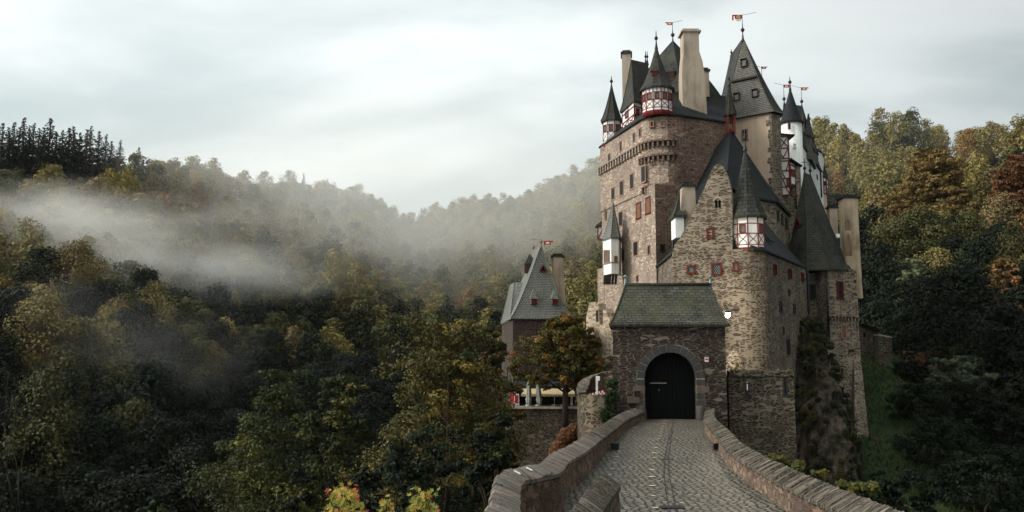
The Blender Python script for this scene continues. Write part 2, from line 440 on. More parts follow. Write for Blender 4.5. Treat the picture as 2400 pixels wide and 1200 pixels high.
M['drum'] = stone('weathered render', (112, 98, 80), [(62, 52, 42), (88, 74, 59), (52, 43, 36), (104, 88, 70)], 3.2, 5.2, (0.03, 0.12), 0.72, 0.9, 1.6, 0.34, 0.35, stain_col=(48, 41, 34))
M['coping'] = stone('slate on edge coping', (92, 84, 74), [(96, 87, 76), (126, 115, 101), (80, 73, 65), (142, 130, 114)], 9.0, 1.6, (0.0, 0.035), 1.0, 0.35, 1.5, 0.12, 0.15, stain_col=(74, 68, 59))
M['coping_slab'] = stone('flat coping slabs', (96, 88, 79), [(114, 102, 91), (136, 121, 108), (122, 116, 108), (104, 94, 85)], 2.6, .7, (0.0, 0.015), 1.0, 0.4, 1.2, 0.12, 0.1, stain_col=(86, 78, 69))
M['ashlar'] = plaster('grey basalt ashlar', (66, 62, 59), (42, 40, 38), 0.7, 2.0, 0.5)
M['ashlar_brown'] = plaster('brown sandstone ashlar', (96, 80, 70), (64, 54, 48), 0.7, 2.0, 0.5)
M['joint'] = plaster('pale lime joint', (150, 142, 130), (110, 102, 92), 0.5, 2.0)
M['plaster'] = plaster('ochre plaster', (188, 165, 143), (142, 118, 99), 0.6, 0.5)
M['chimney'] = plaster('weathered chimney plaster', (166, 150, 132), (98, 86, 74), 0.9, 0.8)
M['chimney_stain'] = plaster('stained chimney plaster', (158, 141, 118), (70, 57, 46), 1.0, 0.8)
M['soot'] = plaster('sooty plaster', (112, 92, 74), (48, 38, 32), 1.0, 1.2)
M['white'] = plaster('white limewash', (222, 222, 216), (164, 158, 148), 0.6, 1.3)
M['slate'] = slate('grey brown slate', (50, 50, 47), (68, 67, 62), (72, 69, 52), 0.3, 0.38, 0.24, 0.55, 0.45)
M['slate_wall'] = slate('hung slate', (104, 101, 94), (124, 120, 110), None, 0, 0.26, 0.17, 0.6)
M['slate_dark'] = slate('black slate', (33, 36, 38), (46, 48, 49), None, 0, 0.3, 0.18, 0.5)
M['slate_moss'] = slate('mossy slate', (42, 44, 43), (62, 63, 58), (70, 68, 48), 0.4, 0.42, 0.28, 0.62, 0.45)
M['slate_gate'] = slate('moss covered gatehouse slate', (62, 62, 57), (86, 84, 76), (74, 72, 50), 0.5, 0.4, 0.24, 0.8, 0.45)
M['slate_light'] = slate('pale slate', (112, 114, 108), (132, 132, 124), (108, 100, 80), 0.2, 0.28, 0.17, 0.36)
M['red'] = timber('red timber', (120, 48, 43))
M['red_frame'] = timber('red window frame', (94, 36, 32))
M['stone_frame'] = paint('window stone', (142, 112, 92), 0.85)
M['dark_frame'] = paint('dark frame', (44, 38, 34), 0.7)  # also paints the shade between frieze corbels
M['glass'] = glass('dark glass'); M['glass_grey'] = glass('grey glass', (112, 106, 98))
M['shutter'] = timber('brown shutter', (120, 86, 64))
M['lead'] = paint('lead', (38, 38, 42), 0.5, 0.3, 0.4, 0.4)
M['iron'] = paint('black iron', (22, 21, 24), 0.5, 0.3)
M['zinc'] = paint('zinc', (120, 138, 134), 0.5, 0.3, 0.4, 0.3)
M['flag_red'] = paint('vane red', (168, 38, 30)); M['flag_white'] = paint('vane white', (222, 216, 206)); M['flag_gold'] = paint('vane gold', (190, 140, 40))
M['door'] = timber('black oak', (5, 5, 6))
M['moss'] = paint('moss', (78, 72, 34), 0.95, 0.7)
M['trunk'] = bark('bark', (74, 62, 52)); M['trunk_pale'] = bark('pale bark', (82, 78, 70))

# ------------------------------------------------------------------ building helpers
class Wall:
    """vertical wall plane through two plan points, outward normal towards the camera"""
    def __init__(s, p0, p1):
        s.p = Vector((p0[0], p0[1], 0)); s.t = Vector((p1[0] - p0[0], p1[1] - p0[1], 0)).normalized()
        s.n = Vector((s.t.y, -s.t.x, 0))
        if s.n.dot(Vector((0, 0, 0)) - s.p) < 0: s.n = -s.n
    def at(s, px, py):
        d = P(px, py, 1.0) - Vector((0, 0, CZ)); o = Vector((0, 0, CZ))
        k = (s.p - o).dot(s.n) / d.dot(s.n)
        return o + d * k
def round_corner(p0, c, p1, r, n=8):
    c = Vector(c[:2]); a = (Vector(p0[:2]) - c).normalized(); b = (Vector(p1[:2]) - c).normalized()
    half = a.angle(b) / 2; d = r / math.tan(half)
    ta = c + a * d; tb = c + b * d
    cen = c + (a + b).normalized() * (r / math.sin(half))
    a0 = math.atan2(ta.y - cen.y, ta.x - cen.x); a1 = math.atan2(tb.y - cen.y, tb.x - cen.x)
    da = (a1 - a0 + math.pi) % (2 * math.pi) - math.pi
    return [(cen.x + r * math.cos(a0 + da * i / n), cen.y + r * math.sin(a0 + da * i / n)) for i in range(n + 1)]
def window(parent, wall, px, py, w, h, frame='red_frame', pane='glass', fw=0.09, mull=0, trans=0, proud=0.10, label=None):
    a = wall.at(px - w / 2, py); b = wall.at(px + w / 2, py)
    c = wall.at(px, py); hw = max((b - a).length, 0.22); hh = abs(wall.at(px, py - h / 2).z - wall.at(px, py + h / 2).z)
    t, n = wall.t, wall.n; up = Vector((0, 0, 1))
    fr = MB()
    fr.obox(c + t * (hw/2 - fw/2) + n * proud/2, t, n, fw, proud, hh); fr.obox(c - t * (hw/2 - fw/2) + n * proud/2, t, n, fw, proud, hh)
    fr.obox(c + up * (hh/2 - fw/2) + n * (proud/2 + .002), t, n, hw + .03, proud, fw); fr.obox(c - up * (hh/2 - fw/2) + n * (proud/2 + .004), t, n, hw + .06, proud + .02, fw)
    iw, ih = hw - 2 * fw, hh - 2 * fw
    for k in range(mull):
        fr.obox(c + t * (iw * ((k + 1) / (mull + 1) - .5)) + n * (proud/2 - .01), t, n, fw * .7, proud - .03, ih)
    for k in range(trans):
        fr.obox(c + up * (ih * ((k + 1) / (trans + 1) - .5)) + n * (proud/2 - .014), t, n, iw, proud - .036, fw * .7)
    g = MB(); g.obox(c + n * 0.012, t, n, max(iw, .05) + .02, 0.02, max(ih, .05) + .02)
    if parent.parent is not None:                        # already a part: keep frame and pane in one mesh
        fr.add(g, 1); return fr.build('window', [M[frame], M[pane]], parent)
    f = fr.build('window', M[frame], parent)
    if label: f['label'] = label
    g.build('pane', M[pane], f)
    return f
def finial(parent, x, y, z, h=1.2, ball=0.2, name='finial', mat='lead'):
    m = MB(); b = z + h * 0.55
    m.lathe(x, y, [(.16, z - .25), (.10, z), (.05, z + h * .3), (.045, b - ball * 1.05), (ball * .6, b - ball * .8), (ball, b), (ball * .6, b + ball * .7),
                   (.05, b + ball), (.03, z + h), (.0, z + h + .15)], 10)
    return m.build(name, M[mat], parent)
def vane(parent, x, y, z, h, flag, left=False, big=False):
    """pole with a small pierced metal banner"""
    m = MB(); m.tube([(x, y, z), (x, y, z + h)], .025, 6)
    sgn = -1 if left else 1
    m.tube([(x, y, z + h * .95), (x - sgn * flag * 1.5, y - .1, z + h + .22 * flag)], .018, 5)
    f = MB(); t = (1, 0, 0); n = (0, -1, 0)
    fl = flag
    f.obox((x + sgn * fl * .42, y, z + h - fl * .24), t, n, fl * .8, .03, fl * .44, 0)
    f.obox((x + sgn * fl * .42, y - .004, z + h - fl * .26), t, n, fl * .4, .034, fl * .2, 1)
    f.obox((x + sgn * fl * .95, y, z + h - fl * .1), t, n, fl * .3, .03, fl * .16, 0)
    if big:
        f.obox((x + sgn * fl * 1.04, y, z + h - fl * .42), t, n, fl * .16, .03, fl * .48, 0)
        pts = [(x + sgn * fl * (.42 + .36 * math.cos(a)), y - .002, z + h - fl * .46 + fl * .3 * math.sin(a)) for a in [math.pi + math.pi * i / 10 for i in range(11)]]
        if sgn < 0: pts = pts[::-1]
        f.face(pts, 1); f.face([(p[0], p[1] + .028, p[2]) for p in pts][::-1], 1)
        f.obox((x + sgn * fl * .42, y - .004, z + h - fl * .18), t, n, fl * .34, .036, fl * .26, 2)
    if parent.parent is not None:
        f.add(m, 3); return f.build('weather_vane', [M['flag_red'], M['flag_white'], M['flag_gold'], M['iron']], parent)
    v = m.build('weather_vane', M['iron'], parent)
    f.build('banner', [M['flag_red'], M['flag_white'], M['flag_gold']], v)
    return v
def chimney(parent, px, py0, py1, w, d, Y, mat='chimney', cap='slate_dark', steps=None, yaw=0.0, cap_h=.18):
    """chimney stack: w, d metres; py0 top, py1 bottom; steps = [(py, w)] from bottom to top"""
    prof = steps or [(py1, w), (py0, w)]
    m = MB(); rs = []; c, s_ = math.cos(yaw), math.sin(yaw)
    base = X(px, (py0 + py1) / 2, Y)
    for e in prof:
        py, ww = e[0], e[1]; off = e[2] if len(e) > 2 else 0
        z = Z(py, Y)
        rs.append([(base + off + c * a * ww / 2 - s_ * b * d / 2, Y + s_ * a * ww / 2 + c * b * d / 2, z) for a, b in ((-1, -1), (1, -1), (1, 1), (-1, 1))])
    for k in range(len(rs) - 1):
        for i in range(4):
            j = (i + 1) % 4; m.face([rs[k][i], rs[k][j], rs[k+1][j], rs[k+1][i]], 0)
    m.face(rs[-1], 0)
    ch = m.build('chimney', M[mat], parent)
    q = MB(); tz = Z(py0, Y); tw = prof[-1][1]; off = prof[-1][2] if len(prof[-1]) > 2 else 0
    q.obox((base + off, Y, tz + cap_h / 2 + .002), (c, s_, 0), (s_, -c, 0), tw + .22, d + .22, cap_h)
    q.obox((base + off, Y, tz + cap_h + .09), (c, s_, 0), (s_, -c, 0), tw - .1, d - .1, .18)
    q.build('chimney_cap', M[cap], ch)
    return ch
def timber_side(m, a, b, z0, z1, rows, n, bw=.11, bd=.07, brace=True, post0=True):
    """red timber framing on one flat side from plan point a to b; rows = fractions from the top"""
    A = Vector((a[0], a[1], 0)); B = Vector((b[0], b[1], 0)); H = z1 - z0
    q = lambda u, f: A + (B - A) * u + Vector((0, 0, z0 + H * f)) + n * 0.006
    if post0: m.bar(q(0, 0), q(0, 1), bw, bd, n)
    for f in rows: m.bar(q(0, 1 - f), q(1, 1 - f), bw * .8, bd - .012, n)
    if brace:
        f1, f0 = 1 - rows[-2], 1 - rows[-1]
        ys = lambda v: f0 + (f1 - f0) * v
        ptsA = [(.1, 1), (.2, .74), (.5, .5), (.8, .26), (.9, 0)]
        for mir in (False, True):
            pt = [(1 - u if mir else u, v) for u, v in ptsA]
            for i in range(4): m.bar(q(pt[i][0], ys(pt[i][1])), q(pt[i+1][0], ys(pt[i+1][1])), bw * .62, bd - (.02 if mir else .026), n)
def turret(parent, cx, cy, r, z0, z1, zap, n=10, rows=(.0, .235, .53, .85), wins=(), ph=0.0, over=.18, flare=1.35, ball=.18, fin=1.1, roof='slate', small=(), base=True, pane='glass_grey', dorm=()):
    pts = [(cx + r * math.cos(ph + 2*math.pi*i/n), cy + r * math.sin(ph + 2*math.pi*i/n)) for i in range(n)]
    m = MB(); m.prism(pts, z0, z1, 0)
    body = m.build('turret', M['white'], parent)
    tf = MB()
    for i in range(n):
        a, b = pts[i], pts[(i + 1) % n]
        mid = Vector(((a[0] + b[0]) / 2 - cx, (a[1] + b[1]) / 2 - cy, 0)).normalized()
        timber_side(tf, a, b, z0, z1, rows, mid, bw=r * .055, bd=.06)
        if i in small:
            A = Vector((a[0], a[1], 0)); B = Vector((b[0], b[1], 0)); H = z1 - z0
            tf.bar((A + B) / 2 + Vector((0, 0, z0 + H * (1 - rows[1]))) + mid * .003, (A + B) / 2 + Vector((0, 0, z1)) + mid * .003, r * .045, .05, mid)
    tf.build('timber_frame', M['red'], body)
    H = z1 - z0
    if base:
        cr = MB()
        for k, (f0, f1, e0, e1) in enumerate(((-.01, .06, .03, .05), (-.06, -.01, -.02, .03), (-.11, -.06, -.12, -.04))):
            cr.lathe(cx, cy, [(r * .6, z0 + H * f0), (r + e0, z0 + H * f0), (r + e1, z0 + H * f1), (r * .6, z0 + H * f1 + .001)], n, ph=ph, smooth=False)
        cr.build('corbel_ring', M['red'], body)
    for i in wins:
        a, b = pts[i % n], pts[(i + 1) % n]
        A = Vector((a[0], a[1], 0)); B = Vector((b[0], b[1], 0)); t = (B - A).normalized()
        mid = Vector(((a[0] + b[0]) / 2 - cx, (a[1] + b[1]) / 2 - cy, 0)).normalized()
        w = (B - A).length * .56; zt = z1 - H * rows[1] - .05; zb = z1 - H * rows[2] + .05
        c = (A + B) / 2 + Vector((0, 0, (zt + zb) / 2)); h = zt - zb
        fr = MB(); fw = .05
        for s_ in (-1, 1):
            fr.obox(c + t * s_ * (w / 2) + mid * .04, t, mid, fw, .09, h)
            fr.obox(c + Vector((0, 0, s_ * (h / 2 - fw / 2))) + mid * .036, t, mid, w, .08, fw)
        fr.obox(c + mid * .012, t, mid, w, .03, h, 1)
        fr.build('window', [M['red'], M[pane]], body)
    rf = MB()
    rf.loft(pts, [(cx, cy)] * n, z1, zap, flare, over, 9, 0)
    rfo = rf.build('turret_roof', M[roof], body)
    finial(body, cx, cy, zap - .15, fin, ball)
    return body
def frieze(parent, a, b, z, n, size=.28, mat='purple', drop=.34, out=.16, name='corbel_frieze'):
    m = MB(); A = Vector((a[0], a[1], z)); B = Vector((b[0], b[1], z)); t = (B - A).normalized(); nn = Vector((t.y, -t.x, 0))
    if nn.dot(-A) < 0: nn = -nn
    m.bar(A + nn * out / 2, B + nn * out / 2, .14, out + .06, nn, 0)
    for i in range(n + 1):
        c = A + (B - A) * (i / n)
        m.obox(c + nn * (out / 2 - .004) + Vector((0, 0, -.07 - drop / 2)), t, nn, size * .42, out, drop, 0)
        if i < n:                                    # flat dark face painting the shade between two corbels
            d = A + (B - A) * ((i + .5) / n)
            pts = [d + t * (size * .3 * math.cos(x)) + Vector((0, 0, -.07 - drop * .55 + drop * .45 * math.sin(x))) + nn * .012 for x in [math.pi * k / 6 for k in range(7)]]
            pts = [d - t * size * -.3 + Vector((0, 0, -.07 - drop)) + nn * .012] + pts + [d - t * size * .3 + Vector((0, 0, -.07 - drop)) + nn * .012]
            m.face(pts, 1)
    return m.build(name, [M[mat], M['dark_frame']], parent)
def downpipe(parent, px, py0, py1, wall, r=.06):
    a = wall.at(px, py0); b = wall.at(px, py1); n = wall.n
    m = MB(); m.tube([a + n * .12, Vector((a.x, a.y, b.z)) + n * .12], r, 8)
    for k in range(5):
        z = a.z + (b.z - a.z) * (k + .5) / 5
        m.obox(Vector((a.x, a.y, z)) + n * .07, wall.t, n, r * 3, .16, .05)
    return m.build('downpipe', M['iron'], parent)
def slate_dormer(parent, c, t, n, w, h, depth, ph, mat='slate', frame='red_frame', pane='red'):
    """little dormer: box with a pointed hood; c = bottom centre of its face"""
    c = Vector(c); t = Vector(t); n = Vector(n); up = Vector((0, 0, 1)); m = MB()
    m.obox(c - n * depth / 2 + up * h / 2, t, n, w, depth, h)
    e = .08
    A = [c + n * e - t * (w / 2 + e) + up * h, c + n * e + t * (w / 2 + e) + up * h, c - n * depth + t * (w / 2 + e) + up * h, c - n * depth - t * (w / 2 + e) + up * h]
    ap = c - n * depth * .35 + up * (h + ph)
    for i in range(4): m.face([A[i], A[(i + 1) % 4], ap], 0)
    m.face(A[::-1], 0)
    fr = MB()
    for s_ in (-1, 1):
        fr.obox(c + t * s_ * (w / 2 - .06) + up * h / 2 + n * .03, t, n, .1, .05, h * .9)
        fr.obox(c + up * (h / 2 + s_ * (h / 2 - .07)) + n * .028, t, n, w * .9, .05, .1)
    g = MB(); g.obox(c + up * h / 2 + n * .008, t, n, w * .82, .02, h * .82)
    if parent.parent is not None:
        m.add(fr, 1); m.add(g, 2); return m.build('dormer', [M[mat], M[frame], M[pane]], parent)
    d = m.build('dormer', M[mat], parent)
    f = fr.build('window_frame', M[frame], d); g.build('pane', M[pane], d)
    return d
cen = lambda pts: (sum(p[0] for p in pts) / len(pts), sum(p[1] for p in pts) / len(pts))

# ================================================================== GATEHOUSE
def build_gatehouse():
    YF, YB = 45.5, 50.6
    xl, xr = X(1437, 870, YF), X(1702, 870, YF)
    ze = Z(760, YF); xlb = X(1438, 870, YB)
    root = thing('gatehouse', 'dark slate stone gatehouse with round arched black door and mossy roof', 'gatehouse', ((xl + xr) / 2, YF, 0))
    ax, ar = X(1571.5, 900, YF), 61 * YF / F; zs = Z(825, YF) - ar
    m = MB()
    # front wall with an arched opening
    zb = -7.0
    def fr(pts, off=0): m.face([(x, YF, z) for x, z in pts], 0, [(x, z) for x, z in pts])
    fr([(xl, zb), (ax - ar, zb), (ax - ar, zs), (xl, zs)]); fr([(ax + ar, zb), (xr, zb), (xr, zs), (ax + ar, zs)])
    fr([(ax - ar, zb), (ax + ar, zb), (ax + ar, -.05), (ax - ar, -.05)])
    N = 20
    arc = [(ax + ar * math.cos(math.pi - math.pi * k / N), zs + ar * math.sin(math.pi - math.pi * k / N)) for k in range(N + 1)]
    zt = ze + .1
    for k in range(N):
        a, b = arc[k], arc[k + 1]
        fr([a, b, (b[0], zt), (a[0], zt)])
    fr([(xl, zs), (ax - ar, zs), (ax - ar, zt), (xl, zt)]); fr([(ax + ar, zs), (xr, zs), (xr, zt), (ax + ar, zt)])
    # reveal
    rv = [(ax - ar, -.05)] + arc + [(ax + ar, -.05)]
    for k in range(len(rv) - 1):
        a, b = rv[k], rv[k + 1]
        m.face([(a[0], YF, a[1]), (a[0], YF + .75, a[1]), (b[0], YF + .75, b[1]), (b[0], YF, b[1])], 0)
    for (x0, y0, x1, y1) in ((xr, YF, xr, YB), (xr, YB, xlb, YB), (xlb, YB, xl, YF)):
        L = math.hypot(x1 - x0, y1 - y0)
        m.face([(x0, y0, zb), (x1, y1, zb), (x1, y1, zt), (x0, y0, zt)], 0, [(0, zb), (L, zb), (L, zt), (0, zt)])
    m.build('wall', M['gate'], root)
    # dressed arch stones and jambs
    v = MB(); ro = ar + .42; nv = 13
    for k in range(nv):
        a0 = math.pi * (k + .035) / nv; a1 = math.pi * (k + .965) / nv
        r1 = ro + random.uniform(-.03, .04)
        q = [(ar - .02, a0), (r1, a0), (r1, a1), (ar - .02, a1)]
        pts = [(ax + r * math.cos(a), zs + r * math.sin(a)) for r, a in q]
        y0 = YF - .06 - random.uniform(0, .02); y1 = YF + .3
        v.face([(x, y0, z) for x, z in pts], 0)
        for i in range(4):
            A, B = pts[i], pts[(i + 1) % 4]
            v.face([(A[0], y0, A[1]), (A[0], y1, A[1]), (B[0], y1, B[1]), (B[0], y0, B[1])], 0)
    h = (zs + .02) / 6.0
    for s_ in (-1, 1):
        for k in range(6):
            wide = {4: .62, 2: .46}.get(k, .40)
            if s_ > 0 and k in (1,): wide = .66
            x0 = ax + s_ * (ar - .02); x1 = ax + s_ * (ar + wide + random.uniform(-.03, .05))
            mi = 1 if (k in (4,) or (s_ > 0 and k == 1) or (s_ < 0 and k in (2, 3))) else 0
            v.box(x0, x1, YF - .07 - random.uniform(0, .03), YF + .3, h * k + .02 - .05, h * (k + 1) - .02 - .05, mi)
    for x0, x1 in ((ax - ar - .42, ax - ar + .003), (ax + ar - .003, ax + ar + .42)):
        v.box(x0, x1, YF - .045, YF + .2, -.3, zs, 2)
    aj = [math.pi * k / 40 for k in range(41)]
    for k in range(40):
        p = [(ax + r * math.cos(a), YF - .045, zs + r * math.sin(a)) for r, a in ((ar, aj[k]), (ar + .41, aj[k]), (ar + .41, aj[k+1]), (ar, aj[k+1]))]
        v.face(p, 2)
    # stone left of the door carrying the lantern box, guard stones at the wall ends
    v.box(X(1470, 930, YF), X(1497, 930, YF), YF - .32, YF, Z(944, YF), Z(930, YF), 1)
    for px in (1503, 1640):
        x = X(px, 965, YF); v.lathe(x, YF - .25, [(.27, -.3), (.25, .3), (.2, .62), (.1, .74), (0, .76)], 10, 0)
    v.build('arch_surround', [M['ashlar'], M['ashlar_brown'], M['joint']], root)
    # two-leaf plank door
    d = MB(); yd = YF + .55
    npl = 14
    for k in range(npl):
        x0 = ax - ar + 2 * ar * k / npl; x1 = ax - ar + 2 * ar * (k + 1) / npl; xm = (x0 + x1) / 2
        top = zs + math.sqrt(max(ar * ar - (xm - ax) ** 2, .01)) - .02
        d.box(x0 + .008, x1 - .008, yd - (.02 if k % 2 else .028), yd + .08, -.02, top)
    for z in (.5, 1.9): d.box(ax - ar + .05, ax - .03, yd - .055, yd - .02, z, z + .12); d.box(ax + .03, ax + ar - .05, yd - .055, yd - .02, z, z + .12)
    do = d.build('door', M['door'], root)
    hb = MB(); hb.box(X(1526, 898, YF), X(1566, 898, YF), yd - .10, yd - .07, Z(899.5, YF), Z(898, YF)); hb.build('door_bar', M['chimney'], do)
    kb = MB(); kb.lathe(X(1548, 915, YF), yd - .07, [(0, Z(915, YF) - .05), (.05, Z(915, YF)), (0, Z(915, YF) + .05)], 8); kb.build('handle', M['zinc'], do)
    # lantern box
    lb = MB(); lb.box(X(1487, 925, YF), X(1498, 925, YF), YF - .28, YF - .08, Z(931, YF), Z(917, YF)); lb.box(X(1486, 925, YF), X(1499, 925, YF), YF - .3, YF - .06, Z(917.5, YF), Z(916, YF)); lb.build('lantern_box', M['iron'], root)
    # roof
    yr = 48.3; zr = Z(668, yr)
    poly = [(xl, YF), (xr, YF), (xr, YB), (xlb, YB)]
    tl, tr = (X(1466, 668, yr), yr), (X(1665, 668, yr), yr)
    r = MB(); r.loft(poly, [tl, tr, tr, tl], ze, zr, 1.22, .16, 8)
    ro_ = r.build('roof', M['slate_gate'], root)
    rc = MB(); ev = MB()
    rc.tube([(tl[0] - .05, yr, zr + .02), (tr[0] + .05, yr, zr + .02)], .11, 6)
    # scalloped eave course
    x = xl - .15
    while x < xr + .15:
        ev.obox((x, YF - .22, ze - .03), (1, 0, 0), (0, -1, .3), .13, .05, .12); x += .19
    rc.build('ridge_cap', M['slate_moss'], ro_); ev.build('eave_slates', M['slate_moss'], ro_)
    for q in (tl, tr):
        f = MB(); f.lathe(q[0], yr, [(.09, zr - .1), (.07, zr + .3), (.05, zr + .4), (.13, zr + .45), (.15, zr + .5), (.05, zr + .55), (.0, zr + .6)], 8)
        f.build('finial', M['zinc'], ro_)
    # small red and white notice beside the arch
    s = MB(); x = X(1656, 842, YF)
    s.box(x - .10, x + .10, YF - .05, YF, Z(848, YF), Z(837, YF), 0); s.box(x - .085, x + .085, YF - .056, YF - .05, Z(844, YF), Z(841, YF), 2); s.box(x - .05, x + .05, YF - .056, YF - .05, Z(840, YF), Z(838, YF), 2)
    s.build('notice', [M['flag_white'], M['dark_frame'], M['flag_red']], root)['label'] = 'small red and white notice'
    return root
build_gatehouse()

# ================================================================== GABLE HOUSE (front, tan stone)
def build_gable_house():
    g0 = P2(1577, 620, 59.0); pc = P2(1786, 620, 56.6); g2 = P2(1890, 640, 69.8)
    back = [(g2[0] - 5.5, g2[1] + 4.0), (g0[0] + .5, g0[1] + 9)]
    arc = round_corner(g0, pc, g2, 1.7, 10)
    root = thing('stone_house', 'tan rubble stone house with pointed mossy gable and timbered corner turret behind gatehouse', 'castle house', (g0[0] + 3, 60, 0))
    ze = Z(588, 57.8)
    poly = [g0] + arc + [g2] + back
    zsh = Z(574, 59.0)
    m = MB(); m.prism(poly, -9.5, ze + .05, 0)
    # gable wall above the eave, its outline in photo order
    W0 = Wall(g0, (arc[0][0], arc[0][1]))
    out = [(1577, 590), (1581, 574), (1592, 562), (1607, 534), (1628, 490), (1648, 448), (1661, 418), (1667, 400), (1675, 388), (1684, 384), (1693, 388), (1701, 400), (1710, 424), (1716, 452), (1717, 484), (1717, 520), (1717, 590)]
    f = [W0.at(*q) for q in out]
    base_z = ze - .05
    f[0].z = base_z; f[-1].z = base_z
    t, n = W0.t, W0.n
    uv = [((p.x - g0[0]) * 1.0, p.z) for p in f]
    if t.x < 0: t = -t
    fr = [p + n * .04 for p in f]; bk = [p - n * .55 for p in f]
    m.face(fr[::-1], 0, uv[::-1]); m.face(bk, 0, uv)
    for i in range(len(f) - 1): m.face([fr[i], fr[i+1], bk[i+1], bk[i]], 1 if 4 < i < 13 else 0)
    w = m.build('wall', [M['tan_gable'], M['tan_gable']], root)
    mo = MB()                                            # moss cushion on the gable tip
    c = W0.at(1684, 392)
    for k in range(60):
        a = random.uniform(0, math.pi); rr = random.uniform(.1, .42)
        q = c + t * rr * math.cos(a) * 1.1 - n * random.uniform(0, .5) + Vector((0, 0, random.uniform(-.5, .12) - abs(math.cos(a)) * .3))
        s_ = random.uniform(.08, .16); mo.lathe(q.x, q.y, [(0, q.z - s_ * .5), (s_, q.z), (s_ * .6, q.z + s_ * .5), (0, q.z + s_ * .6)], 6)
    mo.build('moss_cap', M['moss'], root)
    # roof behind the gable
    rf = (X(1688, 410, 59.3), 59.3); rb = (X(1764, 470, 66.5), 66.5)
    zr0, zr1 = Z(412, 59.3), Z(484, 66.5)
    # the eave on the right wall, front part set behind the gable
    ep = [(g0[0] + .2, g0[1] + .35), (arc[2][0], arc[2][1] + .4)] + arc[4:] + [g2] + back
    tops = [rf, rf] + [rf] * len(arc[4:]) + [rb, rb, rb]
    zt = [zr0, zr0] + [zr0 - .6] * len(arc[4:]) + [zr1, zr1, zr1]
    r = MB(); r.loft(ep, tops, ze, zt, 1.15, .22, 8)
    ro = r.build('roof', M['slate_dark'], root)
    # corner turret
    cy = 58.1; cx = X(1752, 540, cy)
    zt0, zt1 = Z(584, cy - 1), Z(505, cy - 1)
    turret(root, cx, cy, 39 * 57.4 / F, zt0, zt1, Z(340, cy), 10, (.0, .235, .53, .86), (6, 8), ph=R_(3), over=.2, flare=1.32, ball=.14, fin=1.2, roof='slate_moss')
    # windows on the gable front
    for px, py, w_, h_ in ((1665, 547, 17, 25), (1620, 632, 19, 20), (1680, 632, 24, 30), (1725, 626, 15, 22)):
        window(root, W0, px, py, w_, h_, 'red_frame', 'glass_grey' if py < 600 else 'glass', .1, 0, 0, .13)
    dd = MB()                                            # lattice leads of the three lower windows
    for px, py, w_, h_ in ((1620, 632, 12, 13), (1680, 632, 16, 22), (1725, 626, 9, 15)):
        for k in range(-3, 4):
            for sg in (-1, 1):
                u0, u1 = -.5, .5
                c_ = lambda u, v: W0.at(px + u * w_, py + v * h_) + W0.n * .035
                a0 = k / 3.0; 
                p0 = (max(-.5, min(.5, a0 - .5)), -.5 + max(0, -(a0 - .5) - .5)); p1 = (max(-.5, min(.5, a0 + .5)), .5 - max(0, (a0 + .5) - .5))
                if p1[1] - p0[1] < .15: continue
                dd.bar(c_(sg * p0[0], p0[1]), c_(sg * p1[0], p1[1]), .018, .012, W0.n)
    dd.build('window_leads', M['zinc'], root)
    # little twin arched opening high in the gable
    tw = MB(); c = W0.at(1683, 478)
    for s_ in (-1, 1):
        cc = c + t * s_ * .11
        pts = [cc + t * .085 * math.cos(a) + Vector((0, 0, .17 + .085 * math.sin(a))) + n * .06 for a in [math.pi * k / 8 for k in range(9)]] + [cc - t * .085 - Vector((0, 0, .27)) + n * .06, cc + t * .085 - Vector((0, 0, .27)) + n * .06]
        tw.face(pts, 0); tw.face(pts[::-1], 0)
    for k in range(9):
        a = math.pi * (k + .5) / 9
        tw.obox(c + t * .28 * math.cos(a) + Vector((0, 0, .18 + .26 * math.sin(a))) + n * .05, t * -math.sin(a) + Vector((0, 0, math.cos(a))), n, .085, .12, .1, 1)
    tw.build('arched_opening', [M['door'], M['chimney']], root)
    # slit windows on the right side wall
    W1 = Wall(arc[-1], g2)
    for px, py, w_, h_ in ((1815, 632, 7, 25), (1850, 642, 6.5, 23), (1880, 650, 5, 22)):
        window(root, W1, px, py, w_, h_, 'red_frame', 'glass', .07, 0, 0, .1)
    for px, py, w_, h_ in ((1829, 719, 6, 26), (1861, 724, 5, 23), (1847, 812, 8, 36), (1836, 775, 3, 18), (1849, 685, 3, 16)):
        window(root, W1, px, py, w_, h_, 'dark_frame', 'glass', .06, 0, 0, .06)
    downpipe(root, 1889, 630, 830, W1, .09)
    # chimney and white dormer on the left
    chimney(root, 1612, 440, 545, 1.0, .9, 61.0, 'chimney', 'slate_moss', [(575, 1.25, -.1), (500, 1.12, -.05), (445, .95, .0), (440, .82, .0)])
    d = MB(); q = P(1591, 556, 60.6)
    d.obox(q + Vector((.05, .6, .75)), (1, 0, 0), (0, -1, 0), .62, 1.6, 1.6)
    wd = d.build('dormer', M['white'], root)
    d = MB(); a = q + Vector((.05, .6, 1.55))
    d.loft([(a.x - .4, a.y - .9), (a.x + .45, a.y - .9), (a.x + .45, a.y + .9), (a.x - .4, a.y + .9)], [(a.x + .3, a.y + .3)] * 4, a.z, a.z + 2.2, 1.3, .05, 6)
    d.build('dormer_roof', M['slate'], wd)
    # roof light on the right slope
    q = P(1803, 558, 61.5); d = MB(); d.obox(q, (.55, .83, 0), (.6, -.5, .6), .9, .1, .7); d.build('roof_hatch', M['slate_moss'], root)
    # mossy stone at the foot of the wall
    c = P(1722, 850, 56.0); m = MB()
    m.lathe(c.x, c.y, [(.62, c.z - 1.2), (.6, c.z - .2), (.5, c.z + .3), (.33, c.z + .62), (.12, c.z + .78), (0, c.z + .8)], 9)
    o = m.build('buttress_stub', M['tan'], root); mm = MB()
